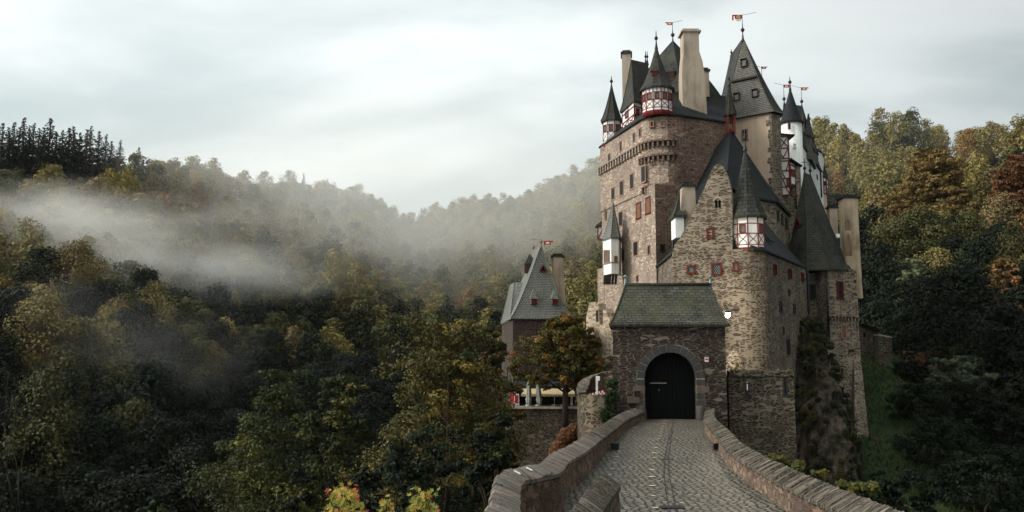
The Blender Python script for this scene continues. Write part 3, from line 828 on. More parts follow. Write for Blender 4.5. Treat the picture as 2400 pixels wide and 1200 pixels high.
    for k in range(40):
        a = random.uniform(math.pi, 2 * math.pi); zz = random.uniform(-.5, .05); s_ = random.uniform(.06, .15)
        mm.lathe(c.x + .52 * math.cos(a), c.y + .52 * math.sin(a), [(0, c.z + zz - s_), (s_, c.z + zz), (0, c.z + zz + s_)], 5)
    mm.build('moss_patch', M['moss'], o)
    return root
build_gable_house()

# ================================================================== CHAPEL BLOCK (black pyramid roof, bell turret)
def build_chapel():
    lf = P2(1572, 497, 72); fl = P2(1700, 470, 64.5); fr = P2(1817, 470, 68.5); rb = P2(1848, 490, 75.5); lb = (lf[0] + 3, 80)
    poly = [lf, fl, fr, rb, lb]; z = Z(472, 68.5)
    root = thing('chapel', 'stone block under steep black pyramid roof carrying a small red bell turret', 'chapel', (cen(poly)[0], 71, 0))
    m = MB(); m.prism(poly, 2.0, z + .05); m.build('wall', M['tan'], root)
    ap = P2(1712, 302, 70); za = Z(302, 70)
    r = MB(); r.loft(poly, [ap] * 5, z, za, 1.12, .25, 8); r.build('roof', M['slate_dark'], root)
    W = Wall(fr, rb)
    for px, py in ((1823, 505), (1833, 515), (1842, 524)): window(root, W, px, py, 4, 24, 'dark_frame', 'glass', .05, 0, 0, .05)
    # bell turret
    bx, by = ap; b = MB(); zb, zt = za - .55, Z(268, 70)
    for sx in (-1, 1):
        for sy in (-1, 1):
            b.bar((bx + sx * .31, by + sy * .31, zb), (bx + sx * .28, by + sy * .28, zt), .1, .1, (0, -1, 0))
    for zz in (zb + .28, zt - .08):
        for sx in (-1, 1):
            b.bar((bx + sx * .29, by - .33, zz), (bx + sx * .29, by + .33, zz), .1, .1, (1, 0, 0)); b.bar((bx - .33, by + sx * .29, zz), (bx + .33, by + sx * .29, zz), .095, .095, (0, 1, 0))
    for sx in (-1, 1): b.bar((bx + sx * .27, by - .3, zt - .45), (bx + sx * .05, by - .3, zt - .08), .06, .05, (0, -1, 0))
    bt = b.build('bell_turret', M['red'], root)
    bl = MB(); bl.lathe(bx, by, [(.19, zt - .75), (.15, zt - .62), (.1, zt - .4), (.03, zt - .34), (.02, zt - .1)], 10); bl.build('bell', M['iron'], bt)
    sp = MB(); sq = [(bx + .38 * math.cos(R_(22.5 + 45 * i)), by + .38 * math.sin(R_(22.5 + 45 * i))) for i in range(8)]
    sp.loft(sq, [(bx, by)] * 8, zt, Z(192, 70), 1.5, .12, 8); sp.build('spire', M['slate'], bt)
    finial(bt, bx, by, Z(194, 70), .7, .12)
    # overflow gutter and the low lean-to roof on the left
    g = MB(); a = P(1560, 500, 70.5); c = P(1600, 484, 67)
    g.tube([a + Vector((-.3, -.2, -.1)), c], .09, 6); g.build('gutter', M['zinc'], root)
    return root
build_chapel()

# ================================================================== GREAT TOWER HOUSE (left, brown)
def build_great_tower():
    L = P2(1411, 520, 80); C = P2(1537, 560, 68); R = P2(1700, 400, 71.2)
    bk = [(R[0] + 1.0, 84), (L[0] + 4.5, 86)]
    poly = [L, C, R] + bk
    root = thing('tower_house', 'tall brown stone tower house with rounded corner and half timbered turrets', 'tower house', (C[0], C[1], 0))
    zm = Z(432, 68.3); zt = Z(266, 68.6)
    m = MB(); m.prism(poly, -3.0, zm, 0)
    # batter at the foot of the left wall
    m.prism([(L[0] - .45, L[1] + .3), (L[0] + .1, L[1] - .5), (L[0] + .6, L[1] + 1.5)], -3, [Z(600, 80) - 1.2] * 3, 0)
    arc = round_corner(L, C, R, 2.2, 10)
    cc = cen([L, C, R] + bk)
    off = lambda q, e: (q[0] + (q[0] - cc[0]) / math.hypot(q[0] - cc[0], q[1] - cc[1]) * e, q[1] + (q[1] - cc[1]) / math.hypot(q[0] - cc[0], q[1] - cc[1]) * e)
    up = [off(q, .12) for q in [L] + arc + [R]] + bk
    m.prism(up, zm - .35, zt + .05, 0, bottom=True)
    me = m
    # shade painted on the right facets: a darker stone colour away from the light
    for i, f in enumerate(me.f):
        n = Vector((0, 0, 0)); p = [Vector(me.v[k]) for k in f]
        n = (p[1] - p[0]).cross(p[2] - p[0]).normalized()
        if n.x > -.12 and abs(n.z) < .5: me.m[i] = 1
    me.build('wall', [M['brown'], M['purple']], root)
    WL = Wall(L, C); WR = Wall(C, R); WU = Wall(off(L, .125), off(arc[0], .125)); pick = lambda px, py: WU if WL.at(px, py).z > zm - .9 else WL
    # windows: two-light rows on the left wall
    for px, py, w_, h_ in ((1437, 454, 9, 32), (1457, 441, 10, 38), (1481, 425, 10, 40), (1508, 408, 11, 42), (1455, 513, 11, 38), (1460, 597, 8, 33), (1490, 583, 12, 38)):
        window(root, pick(px, py), px, py, w_, h_, 'stone_frame', 'glass', .12, 1, 1, .03)
    for px, py, w_, h_ in ((1497, 494, 12, 40), (1519, 482, 12, 42)):
        window(root, pick(px, py), px, py, w_, h_, 'red_frame', 'shutter', .13, 1, 1, .04)
    for px, py, w_, h_ in ((1521, 586, 7, 25), (1494, 653, 6, 18), (1428, 369, 6, 20), (1455, 343, 6, 26), (1486, 322, 6, 24), (1500, 311, 6, 24), (1418, 500, 3, 30), (1472, 540, 3, 10)):
        window(root, pick(px, py), px, py, w_, h_, 'stone_frame', 'glass', .08, 0, 0, .025)
    Wf = Wall((arc[4][0], arc[4][1]), (arc[7][0], arc[7][1]))
    for px, py in ((1529, 293), (1554, 292)): window(root, Wf, px, py, 10, 15, 'stone_frame', 'glass', .08, 0, 0, .3)
    for px, py in ((1531, 382), (1550, 380)): window(root, Wf, px, py, 8, 10, 'stone_frame', 'glass', .06, 0, 0, .3)
    window(root, WR, 1552, 582, 11, 19, 'dark_frame', 'glass', .07, 0, 0, .08)
    # corbel friezes
    a = WL.at(1419, 402); b = WL.at(1512, 330); zf = (a.z + b.z) / 2
    frieze(root, off(L, .13), off(arc[0], .13), zf + .2, 15, .62, 'brown', .62, .22)
    for zz, i0, i1, k in ((Z(322, 68), 0, 9, 1), (Z(356, 68), 0, 9, 1), (zm + .1, 1, 7, 1)):
        fm = MB()
        for i in range(i0, i1):
            A, B = off(arc[i], .13), off(arc[i+1], .13)
            t = Vector((B[0] - A[0], B[1] - A[1], 0)).normalized(); n = Vector((t.y, -t.x, 0))
            if n.dot(Vector((-A[0], -A[1], 0))) < 0: n = -n
            Av, Bv = Vector((A[0], A[1], zz)), Vector((B[0], B[1], zz)); Lw = (Bv - Av).length
            fm.bar(Av + n * .12, Bv + n * .12, .16, .26, n, 0)
            fm.obox(Av + n * .1 - Vector((0, 0, .32)), t, n, Lw * .38, .2, .5, 0)
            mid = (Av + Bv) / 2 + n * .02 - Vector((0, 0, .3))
            fm.face([mid + t * (Lw * .3 * math.cos(x)) + Vector((0, 0, .2 * math.sin(x))) for x in [2 * math.pi * q / 12 for q in range(12)]], 1)  # flat dark oval painted as shade under the band
        fm.build('corbel_frieze', [M['purple'], M['dark_frame']], root)
    # main roof
    zr = Z(203, 77); ra = (X(1560, 203, 76), 76.0); rb = (X(1700, 198, 80), 80.0)
    tops = [ra] * (len(arc) + 1) + [rb, rb, ra]
    r = MB(); r.loft(up, tops, zt, zr, 1.1, .18, 6); r.build('roof', M['slate_dark'], root)
    # corner turret
    turret(root, X(1540.5, 230, 69.4), 69.4, 37.0 * 68.2 / F, Z(260, 68.2), Z(201, 68.2), Z(104, 69.4), 12, (.0, .23, .53, .84), (6, 7, 8, 9, 10), ph=R_(4), flare=1.4, ball=.17, fin=1.25, small=(0, 1, 2, 3, 4, 5, 6, 7, 8, 9, 10, 11))
    # far left turret
    turret(root, X(1434.5, 310, 79), 79.0, 21.5 * 79 / F, Z(338, 78.4), Z(280, 78.4), Z(200, 79), 8, (.0, .2, .5, .84), (4, 5, 6), ph=R_(8), flare=1.35, ball=.17, fin=1.0)
    # the middle half-timbered bay with a hipped roof
    q = [P2(1459, 270, 77), P2(1487, 270, 73.6), P2(1520, 270, 75.0), P2(1492, 270, 78.6)]
    z0, z1 = Z(298, 74.2), Z(240, 74.2)
    b = MB(); b.prism(q, z0 - .8, z1); bay = b.build('timber_bay', M['white'], root)
    tf = MB()
    for i in (0, 1):
        A, B = q[i], q[i + 1]; t = Vector((B[0] - A[0], B[1] - A[1], 0)); n = Vector((t.y, -t.x, 0)).normalized()
        ms = [A, (A[0] + t.x / 2, A[1] + t.y / 2), B]
        for k in (0, 1): timber_side(tf, ms[k], ms[k + 1], z0, z1, (.02, .22, .55, .84), n, .14, .08)
        tf.bar(Vector((A[0], A[1], z0 + .05)) + n * .03, Vector((B[0], B[1], z0 + .05)) + n * .03, .3, .2, n)
    tf.build('timber_frame', M['red'], bay)
    for W_, px, py in ((Wall(q[0], q[1]), 1470, 268), (Wall(q[1], q[2]), 1494, 262)): window(bay, W_, px, py, 7, 15, 'red', 'glass_grey', .07, 0, 0, .09)
    ra, rb = P2(1480, 143, 75.6), P2(1518, 143, 76.6)
    r = MB(); r.loft(q, [ra, ra, rb, rb], z1, Z(143, 76), 1.3, .22, 8); r.build('bay_roof', M['slate'], bay)
    for s_, px, py in ((0, 1478, 213), ):
        pass
    # back pyramid roof with a vane
    q0 = P2(1577, 100, 79); k = 4.6; zb = Z(232, 77)
    sq = [(q0[0] - k, q0[1]), (q0[0] - .3, q0[1] - k), (q0[0] + k, q0[1] - .4), (q0[0], q0[1] + k)]
    r = MB(); r.loft(sq, [q0] * 4, zb, Z(96, 79), .84, .1, 8); pr = r.build('pyramid_roof', M['slate_moss'], root)
    finial(pr, q0[0], q0[1], Z(98, 79), 1.25, .2); vane(pr, q0[0], q0[1], Z(98, 79) + 1.0, .95, .62, left=True)
    dq = P(1572, 192, 75.6); slate_dormer(root, dq, (.95, -.2, 0), (-.2, -.95, 0), .75, .95, 1.4, .8)
    dq = P(1535, 178, 68.55); slate_dormer(root, dq, (1, 0, 0), (0, -1, 0), .5, .42, .7, .5)
    # chimneys
    chimney(root, 1621, 82, 268, 1.6, 1.5, 72.5, 'chimney', 'chimney', [(285, 2.1, .05), (186, 2.0, .0), (150, 1.72, -.05), (128, 1.36, -.12), (84, 1.32, -.12), (82, 1.5, -.12)], cap_h=.14)
    chimney(root, 1653, 170, 230, .55, .8, 76, 'chimney', 'slate_moss')
    chimney(root, 1469, 131, 240, .85, 1.3, 78.5, 'chimney', 'slate', yaw=R_(-8))
    for px, Y_ in ((1513, 76.8), (1517, 77.2)): finial(root, X(px, 140, Y_), Y_, Z(146, Y_), 1.0, .13)
    # white oriel on corbels, with a tall spire roof
    yo = 73.6; c = P2(1432, 590, yo)
    x0, x1 = X(1414.5, 590, yo + .8), X(1450, 590, yo - .6)
    oq = [(x0, yo + .9), (X(1432.5, 590, yo - .8), yo - .8), (x1, yo - .5), (x1 + .5, yo + 1.6)]
    oz0, oz1 = Z(643, yo), Z(558, yo)
    o = MB(); o.prism(oq, oz0, oz1, 0, True, False, True)
    ob = o.build('oriel', M['white'], root)
    r = MB(); r.loft(oq, [P2(1437, 478, yo + .6)] * 4, oz1, Z(474, yo + .6), 1.22, .1, 8); r.build('oriel_roof', M['slate_light'], ob)
    o = MB(); zs = Z(617, yo)
    for i in (0, 1):
        A, B = Vector((*oq[i], zs)), Vector((*oq[i + 1], zs)); n = Vector(((B - A).y, -(B - A).x, 0)).normalized(); o.bar(A + n * .03, B + n * .03, .09, .08, n)
    o.build('oriel_sill', M['stone_frame'], ob)
    Wa, Wb = Wall(oq[0], oq[1]), Wall(oq[1], oq[2])
    for px in (1418, 1423, 1428): window(ob, Wa, px, 601, 3.4, 30, 'stone_frame', 'glass_grey', .05, 0, 0, .06)
    window(ob, Wb, 1443, 608, 8, 16, 'stone_frame', 'glass_grey', .06, 0, 0, .06)
    o = MB()
    for k, px in enumerate((1418, 1424, 1430, 1437, 1444)):
        q = P(px, 650, yo + .4 - k * .12)
        for lv in range(3): o.obox(q + Vector((0, .5 - lv * .22, -.45 + lv * .26)), (1, 0, 0), (0, -1, 0), .17, .5, .26)
    o.build('oriel_corbels', M['dark_frame'], ob)
    # small timber box hanging off the far left edge
    yb = 82.5; q = [P2(1400, 540, yb + .6), P2(1401, 540, yb - .2), P2(1416, 540, yb - .2), P2(1416, 540, yb + 1.2)]
    b = MB(); b.prism(q, Z(562, yb), Z(529, yb), 0, True, False, True); tb = b.build('timber_box', M['white'], root)
    b = MB(); A, B = Vector((*q[1], 0)), Vector((*q[2], 0)); n = Vector((0, -1, 0)); z0, z1 = Z(562, yb), Z(529, yb); up_ = lambda z: Vector((0, 0, z))
    for p_, r_ in ((A + up_(z0), A + up_(z1)), (A + up_(z0 + .05), B + up_(z0 + .05)), (A + up_(z1 - .05), B + up_(z1 - .05)), (A + up_(z0), B + up_(z1))): b.bar(p_ + n * .03, r_ + n * .03, .09, .06, n)
    b.build('timber_frame', M['red'], tb)
    b = MB(); b.loft(q, [P2(1414, 520, yb + .6)] * 4, Z(529, yb), Z(514, yb), 1.2, .2, 4); b.build('box_roof', M['slate'], tb)
    downpipe(root, 1574, 505, 668, Wall(P2(1574, 600, 67.2), P2(1600, 600, 67.5)), .1)
    return root
build_great_tower()

# ================================================================== PLASTERED KEEP
def build_keep():
    k0 = P2(1692, 270, 79.2); k1 = P2(1808, 262, 76.0); k2 = P2(1828, 262, 76.9); b1 = (k2[0] + 1.2, 85.5); b0 = (k0[0] + 1.0, 87.5)
    poly = [k0, k1, k2, b1, b0]; z = Z(262, 76.2)
    root = thing('keep', 'ochre plastered keep with steep slate hung gable roof and big banner vane', 'keep', (k1[0] - 3, 78, 0))
    m = MB()
    z0 = 6.0
    def side(a, b, mi, u0=0):
        d = math.hypot(b[0] - a[0], b[1] - a[1])
        m.face([(a[0], a[1], z0), (b[0], b[1], z0), (b[0], b[1], z + .05), (a[0], a[1], z + .05)], mi, [(u0, z0), (u0 + d, z0), (u0 + d, z), (u0, z)])
    side(k0, k1, 0); side(k1, k2, 1, 3); side(k2, b1, 1, 5); side(b1, b0, 1); side(b0, k0, 0)
    t = unit2(k0, k1); n = Vector((t.y, -t.x, 0)); T3 = Vector((t.x, t.y, 0))
    q = MB()
    zz = z0
    while zz < z - .3:                       # rough quoins biting into the plaster
        h = random.uniform(.25, .5); w = random.uniform(.15, .6); c = Vector((*k1, zz + h / 2)) - T3 * w / 2
        q.obox(c + n * .012, T3, n, w, .04, h - .04); zz += h
    w = m.build('wall', [M['plaster'], M['tan']], root); q.build('quoins', M['tan'], root)
    # roof: steep slate hung front
    rf = P2(1741, 88, 77.9); rb = P2(1714, 124, 82.4); zr = Z(88, 77.9)
    r = MB(); r.loft(poly, [rf, rf, rf, rb, rb], z, zr, 1.16, .34, 10)
    for i, f in enumerate(r.f):
        p = [Vector(r.v[k]) for k in f]; nn = (p[1] - p[0]).cross(p[2] - p[0]).normalized()
        r.m[i] = 1 if (nn.y < -.75 and nn.z > -.5) else 0
    ro = r.build('roof', [M['slate'], M['slate_wall']], root)
    # drip ledge across the front
    pt = lambda px, py: None
    tt = ((Z(181, 77) - z) / (zr - z)) ** (1 / 1.16)
    lp = lambda a, b: Vector((a[0] + (b[0] - a[0]) * tt, a[1] + (b[1] - a[1]) * tt, Z(181, 77)))
    ex = lambda q_: (q_[0] + (q_[0] - cen(poly)[0]) * .06, q_[1] + (q_[1] - cen(poly)[1]) * .06)
    a, b = lp(ex(k0), rf), lp(ex(k1), rf); lg = MB(); lg.bar(a + n * .12, b + n * .12, .16, .34, n); lg.build('ledge', M['slate'], ro)
    fr = Wall((0, 0), (1, 0))
    # hooded openings in the slate front
    for px, py, s_ in ((1745, 149, .85), (1728, 229, .85), (1771, 220, .9)):
        zc = Z(py, 77); f = ((zc - z) / (zr - z)) ** (1 / 1.16)
        e0, e1 = ex(k0), ex(k1)
        A = Vector((e0[0] + (rf[0] - e0[0]) * f, e0[1] + (rf[1] - e0[1]) * f, zc)); B = Vector((e1[0] + (rf[0] - e1[0]) * f, e1[1] + (rf[1] - e1[1]) * f, zc))
        Wd = Wall(A, B); c = Wd.at(px, py)
        d = MB(); T_, N_ = Wd.t if Wd.t.x > 0 else -Wd.t, Wd.n
        up = Vector((0, 0, 1))
        d.obox(c + N_ * .12 + up * .33, T_, (N_ + up * .5), .62, .42, .07)
        for sg in (-1, 1): d.obox(c + N_ * .1 + T_ * sg * .27, T_, N_, .07, .3, .62)
        d.obox(c + N_ * .1 - up * .3, T_, N_, .6, .32, .06)
        d.obox(c + N_ * .14, T_, N_, .46, .04, .54, 1)
        d.build('dormer', [M['slate'], M['glass_grey']], ro)
    W0 = Wall(k0, k1)
    window(root, W0, 1746, 316, 14, 26, 'stone_frame', 'glass', .08, 1, 1, .1)
    finial(ro, rf[0], rf[1], zr - .1, 1.55, .2); vane(ro, rf[0] + .0, rf[1], zr + 1.2, 1.05, .86, left=True, big=True)
    finial(ro, rb[0], rb[1], zr - .1, .5, .12)
    c = P(1786, 192, 78.5); vane(root, c.x, c.y, c.z - .4, 1.9, .5)
    # pattern irons
    return root
build_keep()

# ================================================================== WHITE HOUSE (round stair turret, half timber)
def build_white_house():
    a = P2(1842, 380, 88.0); b = P2(1880, 400, 88.5); c = P2(1927, 420, 104); d = (c[0] - 5, 108); e = (a[0] - 1, 104)
    poly = [a, b, c, d, e]; z = Z(336, 88.5)
    root = thing('white_house', 'whitewashed castle wing with round stair turret and red timbered bays', 'castle house', (b[0], 92, 0))
    m = MB(); m.prism(poly, 8, z + .05); m.build('wall', M['white'], root)
    # main roof with two vanes
    y0 = 93.0; zr = Z(242, y0)
    rp = [P2(1826, 300, 91.0), P2(1884, 300, 90.6), P2(1915, 330, 101), P2(1850, 320, 104)]
    r = MB(); zt = Z(310, 90.6)
    rr = MB(); rr.prism(rp, z - .2, zt + .02); rr.build('slate_storey', M['slate_wall'], root)
    ra, rb = P2(1838, 243, 93), P2(1879, 240, 94)
    r.loft(rp, [ra, rb, rb, ra], zt, zr, 1.2, .25, 8); ro = r.build('roof', M['slate'], root)
    for q in (ra, rb): finial(ro, q[0], q[1], zr - .1, 1.1, .2); vane(ro, q[0], q[1], zr + .9, 1.25, .75)
    q = P2(1897, 290, 99); finial(ro, q[0], q[1], Z(292, 99), 1.3, .2)
    # lower skirt roof over the white wing
    s = MB(); s.loft([b, c, d, e], [P2(1884, 320, 91), P2(1916, 350, 103), d, e], z, z + 2.0, 1.1, .3, 4); s.build('skirt_roof', M['slate_dark'], root)
    # slate dormer box
    q = [P2(1886, 340, 91.6), P2(1902, 340, 92.4), P2(1911, 345, 97.5), P2(1888, 340, 98)]
    m = MB(); m.prism(q, Z(372, 92), Z(316, 92)); dm = m.build('dormer', M['slate_wall'], root)
    m = MB(); cq = cen(q); m.loft(q, [cq] * 4, Z(316, 92), Z(262, 94), 1.25, .2, 6); m.build('dormer_roof', M['slate'], dm)
    window(dm, Wall(q[1], q[2]), 1906, 340, 4, 22, 'red_frame', 'glass', .06, 0, 0, .06)
    # round stair turret
    cx, cy, r_ = X(1857, 350, 87.6), 87.6, 24 * 87 / F
    n = 24; pts = [(cx + r_ * math.cos(2*math.pi*i/n), cy + r_ * math.sin(2*math.pi*i/n)) for i in range(n)]
    t = MB(); t.prism(pts, 14, Z(284, 87), 0, True, True); st = t.build('stair_turret', M['white'], root)
    t = MB(); t.loft(pts, [(cx, cy)] * n, Z(284, 87), Z(203, 87.6), 1.25, .16, 9); t.build('turret_roof', M['slate_dark'], st)
    finial(st, cx, cy, Z(206, 87.6), 1.15, .2)
    Wt = Wall((cx - 1, cy - r_), (cx + 1, cy - r_))
    window(st, Wt, 1849, 296, 6, 15, 'stone_frame', 'glass', .06, 0, 0, .16)
    window(st, Wt, 1862, 342, 7, 10, 'white', 'white', .06, 0, 0, .1)
    # tall half-timbered panel between keep and turret
    p0, p1 = P2(1829, 400, 82.6), P2(1851, 400, 82.3); p2 = P2(1866, 400, 83.4)
    zt0, zt1, zm = Z(458, 82.4), Z(317, 82.4), Z(381, 82.4)
    m = MB(); m.prism([p0, p1, (p1[0] + .6, 87), (p0[0], 87)], zt0, zt1, 0, True, False, True); m.prism([p1, p2, (p2[0], 87), (p1[0], 87)], Z(433, 82.6), zm, 0, True, False, True)
    hp = m.build('timber_bay', M['white'], root)
    m = MB(); A, B, C = Vector((*p0, 0)), Vector((*p1, 0)), Vector((*p2, 0)); n1 = Vector(((B - A).y, -(B - A).x, 0)).normalized(); n2 = Vector(((C - B).y, -(C - B).x, 0)).normalized()
    zz = lambda py: Z(py, 82.4)
    def q1(u, py): return A + (B - A) * u + Vector((0, 0, zz(py))) + n1 * .02
    def q2(u, py): return B + (C - B) * u + Vector((0, 0, zz(py))) + n2 * .02
    for u in (0.03, .97): m.bar(q1(u, 458), q1(u, 318), .13, .09, n1)
    for py in (320, 347, 371, 377, 400, 418, 438, 457): m.bar(q1(0, py), q1(1, py), .1, .075, n1)
    for u0, y0_, u1, y1_ in ((.05, 347, .95, 320), (.05, 322, .95, 346), (.3, 371, .9, 349), (.02, 355, .4, 371), (.6, 400, .95, 378), (.1, 400, .5, 418), (.2, 418, .55, 438), (.5, 438, .95, 457)): m.bar(q1(u0, y0_), q1(u1, y1_), .09, .06, n1)
    for u in (.05, .97): m.bar(q2(u, 432), q2(u, 383), .12, .09, n2)
    for py in (386, 397, 411, 431): m.bar(q2(0, py), q2(1, py), .1, .075, n2)
    m.build('timber_frame', M['red'], hp)
    window(hp, Wall(p1, p2), 1858, 404, 8, 13, 'red', 'shutter', .06, 0, 0, .08); window(hp, Wall(p0, p1), 1848, 428, 9, 17, 'red', 'shutter', .06, 0, 0, .08)
    m = MB(); a_ = q1(-.1, 318); m.loft([(p0[0] - .2, p0[1] - .2), (p1[0] + .5, p1[1] - .2), (p1[0] + .7, 87), (p0[0] - .2, 87)], [(p0[0], 86.9), (p1[0], 86.9), (p1[0], 87), (p0[0], 87)], [zt1 + .25, zt1 - .02, zt1, zt1 + .3], zt1 + 1.2, 1, .05, 3)
    m.loft([(p1[0] + .15, p1[1] - .2), (p2[0] + .5, p2[1] - .2), (p2[0] + .5, 87), (p1[0] + .15, 87)], [(p1[0] + .2, 86.9), (p2[0], 86.9), (p2[0], 87), (p1[0] + .2, 87)], [zm + .35, zm - .1, zm, zm + .4], zm + 1.0, 1, .05, 3)
    m.build('bay_roof', M['slate_dark'], hp)
    s = MB(); s.prism([p0, p2, (p2[0] + .5, 88), (p0[0], 88)], 6, zt0 - .02); s.build('stone_base', M['tan'], root)
    m = MB(); q = P(1869, 385, 82.8); m.lathe(q.x, q.y + .8, [(.55, q.z - 5), (.55, q.z - .3), (.42, q.z + .1), (.0, q.z + .3)], 10); m.build('stone_stub', M['tan'], root)
    downpipe(root, 1862, 432, 490, Wall(p1, p2), .06)
    # white chimney-like wing and the small red bay at the far end
    q = [P2(1912, 380, 101), P2(1926, 380, 102.5), P2(1931, 380, 105), P2(1915, 380, 105)]
    m = MB(); m.prism(q, Z(480, 102), Z(354, 102)); wg = m.build('end_wing', M['white'], root); m = MB(); m.loft(q, [cen(q)] * 4, Z(354, 102), Z(342, 102), 1.2, .15, 4); m.build('wing_roof', M['slate_dark'], wg)
    window(wg, Wall(q[0], q[1]), 1915, 373, 4, 14, 'stone_frame', 'glass_grey', .07, 0, 0, .06)
    q = [P2(1929, 430, 103), P2(1937, 430, 103.2), P2(1940.5, 430, 105), P2(1930, 430, 106)]
    z0, z1 = Z(453, 103), Z(414, 103)
    m = MB(); m.prism(q, z0, z1, 0, True, False, True); rb_ = m.build('red_bay', M['white'], root)
    m = MB()
    for i in (0, 1):
        A, B = q[i], q[i+1]; t = Vector((B[0] - A[0], B[1] - A[1], 0)); n = Vector((t.y, -t.x, 0)).normalized(); timber_side(m, A, B, z0, z1, (.02, .35, .62, .98), n, .14, .09)
    m.build('timber_frame', M['red'], rb_); window(rb_, Wall(q[0], q[1]), 1933, 430, 4.5, 11, 'red', 'glass', .07, 0, 0, .1)
    m = MB(); m.loft(q, [cen(q)] * 4, z1, Z(385, 104), 1.3, .2, 6); m.build('bay_roof', M['slate'], rb_)
    m = MB(); m.prism([P2(1922, 470, 102.5), P2(1938, 470, 103.5), (P2(1938, 470, 103.5)[0], 108), (P2(1922, 470, 103)[0], 108)], 4, Z(455, 103)); m.build('bay_base', M['plaster'], rb_)
    W1 = Wall(b, c)
    for px, py, w_, h_ in ((1898, 395, 2, 16), (1915, 415, 3, 10)): window(root, W1, px, py, w_, h_, 'stone_frame', 'glass', .05, 0, 0, .05)
    downpipe(root, 1921, 402, 460, W1, .09)
    return root
build_white_house()

# ================================================================== RIGHT TOWER
def build_right_tower():
    f0 = P2(1935, 690, 70.6); f1 = P2(2010, 690, 71.8); r1 = (f1[0] + .9, 80); r0 = (f0[0] - 1, 80)
    s0 = P2(1884, 690, 72.5); s1 = P2(1936, 690, 72.2)
    root = thing('mossy_roof_tower', 'tan stone tower with tall mossy polygonal slate roof at the right edge', 'tower', (f0[0] + 1.5, 71, -2))
    ze = Z(631, 71.0)
    m = MB(); m.prism([f0, f1, r1, r0], -5, ze + .05, 0)
    m.prism([s0, s1, (s1[0], 80), (s0[0], 80)], -6, Z(640, 72.3), 0)
    # buttress at the right foot
    q0 = Wall(f0, f1).at(1999, 862); q1 = Wall(f0, f1).at(2013, 830)
    bx0, bx1, zb, zt = q0.x, f1[0], -4.6, Z(845, 71.5)
    A = [(bx0 + .1, f0[1] + .85, zt), (bx1 + .02, f1[1] + .05, zt + .8), (bx1 + .1, f1[1] + 4, zt + .8), (bx0 + .1, f1[1] + 4, zt)]
    B = [(X(2001, 975, 69), 69.0, zb), (X(2037, 975, 70), 70.0, zb), (X(2037, 975, 70) + .4, 76, zb), (bx0, 76, zb)]
    for i in range(4): m.face([B[i], B[(i+1) % 4], A[(i+1) % 4], A[i]], 0)
    m.face(A, 0)
    m.build('wall', M['tan'], root)
    W0 = Wall(f0, f1); W1 = Wall(s0, s1)
    window(root, W0, 1968, 680, 14, 42, 'red_frame', 'glass', .1, 0, 1, .12)
    window(root, W0, 1977, 777, 13, 32, 'stone_frame', 'shutter', .08, 0, 0, .08); window(root, W0, 1973, 875, 5, 22, 'dark_frame', 'glass', .06, 0, 0, .06)
    window(root, W1, 1900, 684, 24, 34, 'dark_frame', 'glass', .09, 1, 0, .1)
    window(root, W0, 1995, 822, 12, 6, 'dark_frame', 'glass', .06, 0, 0, .05)
    a = W0.at(1939, 741); b = W0.at(2009, 741); frieze(root, a, b, (a.z + b.z) / 2, 9, .30, 'tan', .36, .16)
    downpipe(root, 1934, 632, 790, Wall(f0, f1), .1); downpipe(root, 1892, 640, 740, W1, .09)
    # polygonal roof
    poly = [P2(1838, 620, 74), P2(1893, 625, 70.9), P2(1947, 625, 70.3), P2(1992, 628, 71.8), P2(2000, 628, 80), P2(1850, 625, 82)]
    ap0, ap1 = P2(1886, 406, 76.5), P2(1899, 406, 77.5)
    r = MB(); r.loft(poly, [ap0, ap0, ap0, ap1, ap1, ap1], ze, Z(406, 76.8), 1.13, .1, 10)
    ro = r.build('roof', M['slate_moss'], root)
    # triangular louvre
    zc = Z(520, 73); c = P(1874.5, 522, 73.0); d = MB()
    L = Wall(poly[0], poly[1]); t = -L.t if L.t.x < 0 else L.t; n = L.n
    # place on the sloped face
    e0, e1 = Vector(poly[0]), Vector(poly[1]); f = ((zc - ze) / (Z(406, 76.8) - ze)) ** (1 / 1.13)
    A = e0 + (Vector(ap0) - e0) * f; Bq = e1 + (Vector(ap0) - e1) * f; Wd = Wall(A, Bq); c = Wd.at(1874.5, 522)
    tri = [c - t * .38 - Vector((0, 0, .3)), c + t * .38 - Vector((0, 0, .3)), c + Vector((0, 0, .45))]
    for i in range(3): d.bar(tri[i] + n * .15, tri[(i + 1) % 3] + n * .15, .11, .3, n, 0)
    d.face([p + n * .12 for p in tri], 1)
    d.face([tri[2] + n * .34 + Vector((0, 0, .1)), tri[0] + n * .3 - t * .12, tri[0] - n * .5 - t * .1, tri[2] - n * .5], 2); d.face([tri[2] + n * .34 + Vector((0, 0, .1)), tri[2] - n * .5, tri[1] - n * .5 + t * .1, tri[1] + n * .3 + t * .12], 2)
    d.build('louvre', [M['red_frame'], M['door'], M['slate_moss']], ro)
    # cross finials
    for q in (ap0, ap1):
        zt = Z(406, 76.8); o = finial(ro, q[0], q[1], zt - .1, .9, .16); k = MB(); k.bar((q[0] - .28, q[1], zt + .95), (q[0] + .28, q[1], zt + .95), .05, .05, (0, -1, 0)); k.bar((q[0], q[1], zt + .6), (q[0], q[1], zt + 1.3), .05, .05, (0, -1, 0)); k.build('cross', M['iron'], ro)
    # lean-to roof with skylight
    q = [P2(1955, 600, 75.0), P2(1994, 600, 75.0), P2(1994, 600, 82), P2(1955, 600, 82)]
    m = MB(); zz = Z(544, 75.5); m.loft(q, [(q[0][0], 79), (q[1][0], 79), (q[1][0], 80), (q[0][0], 80)], Z(600, 75), Z(541, 78), 1, .1, 3); lt = m.build('lean_to_roof', M['slate_dark'], root)
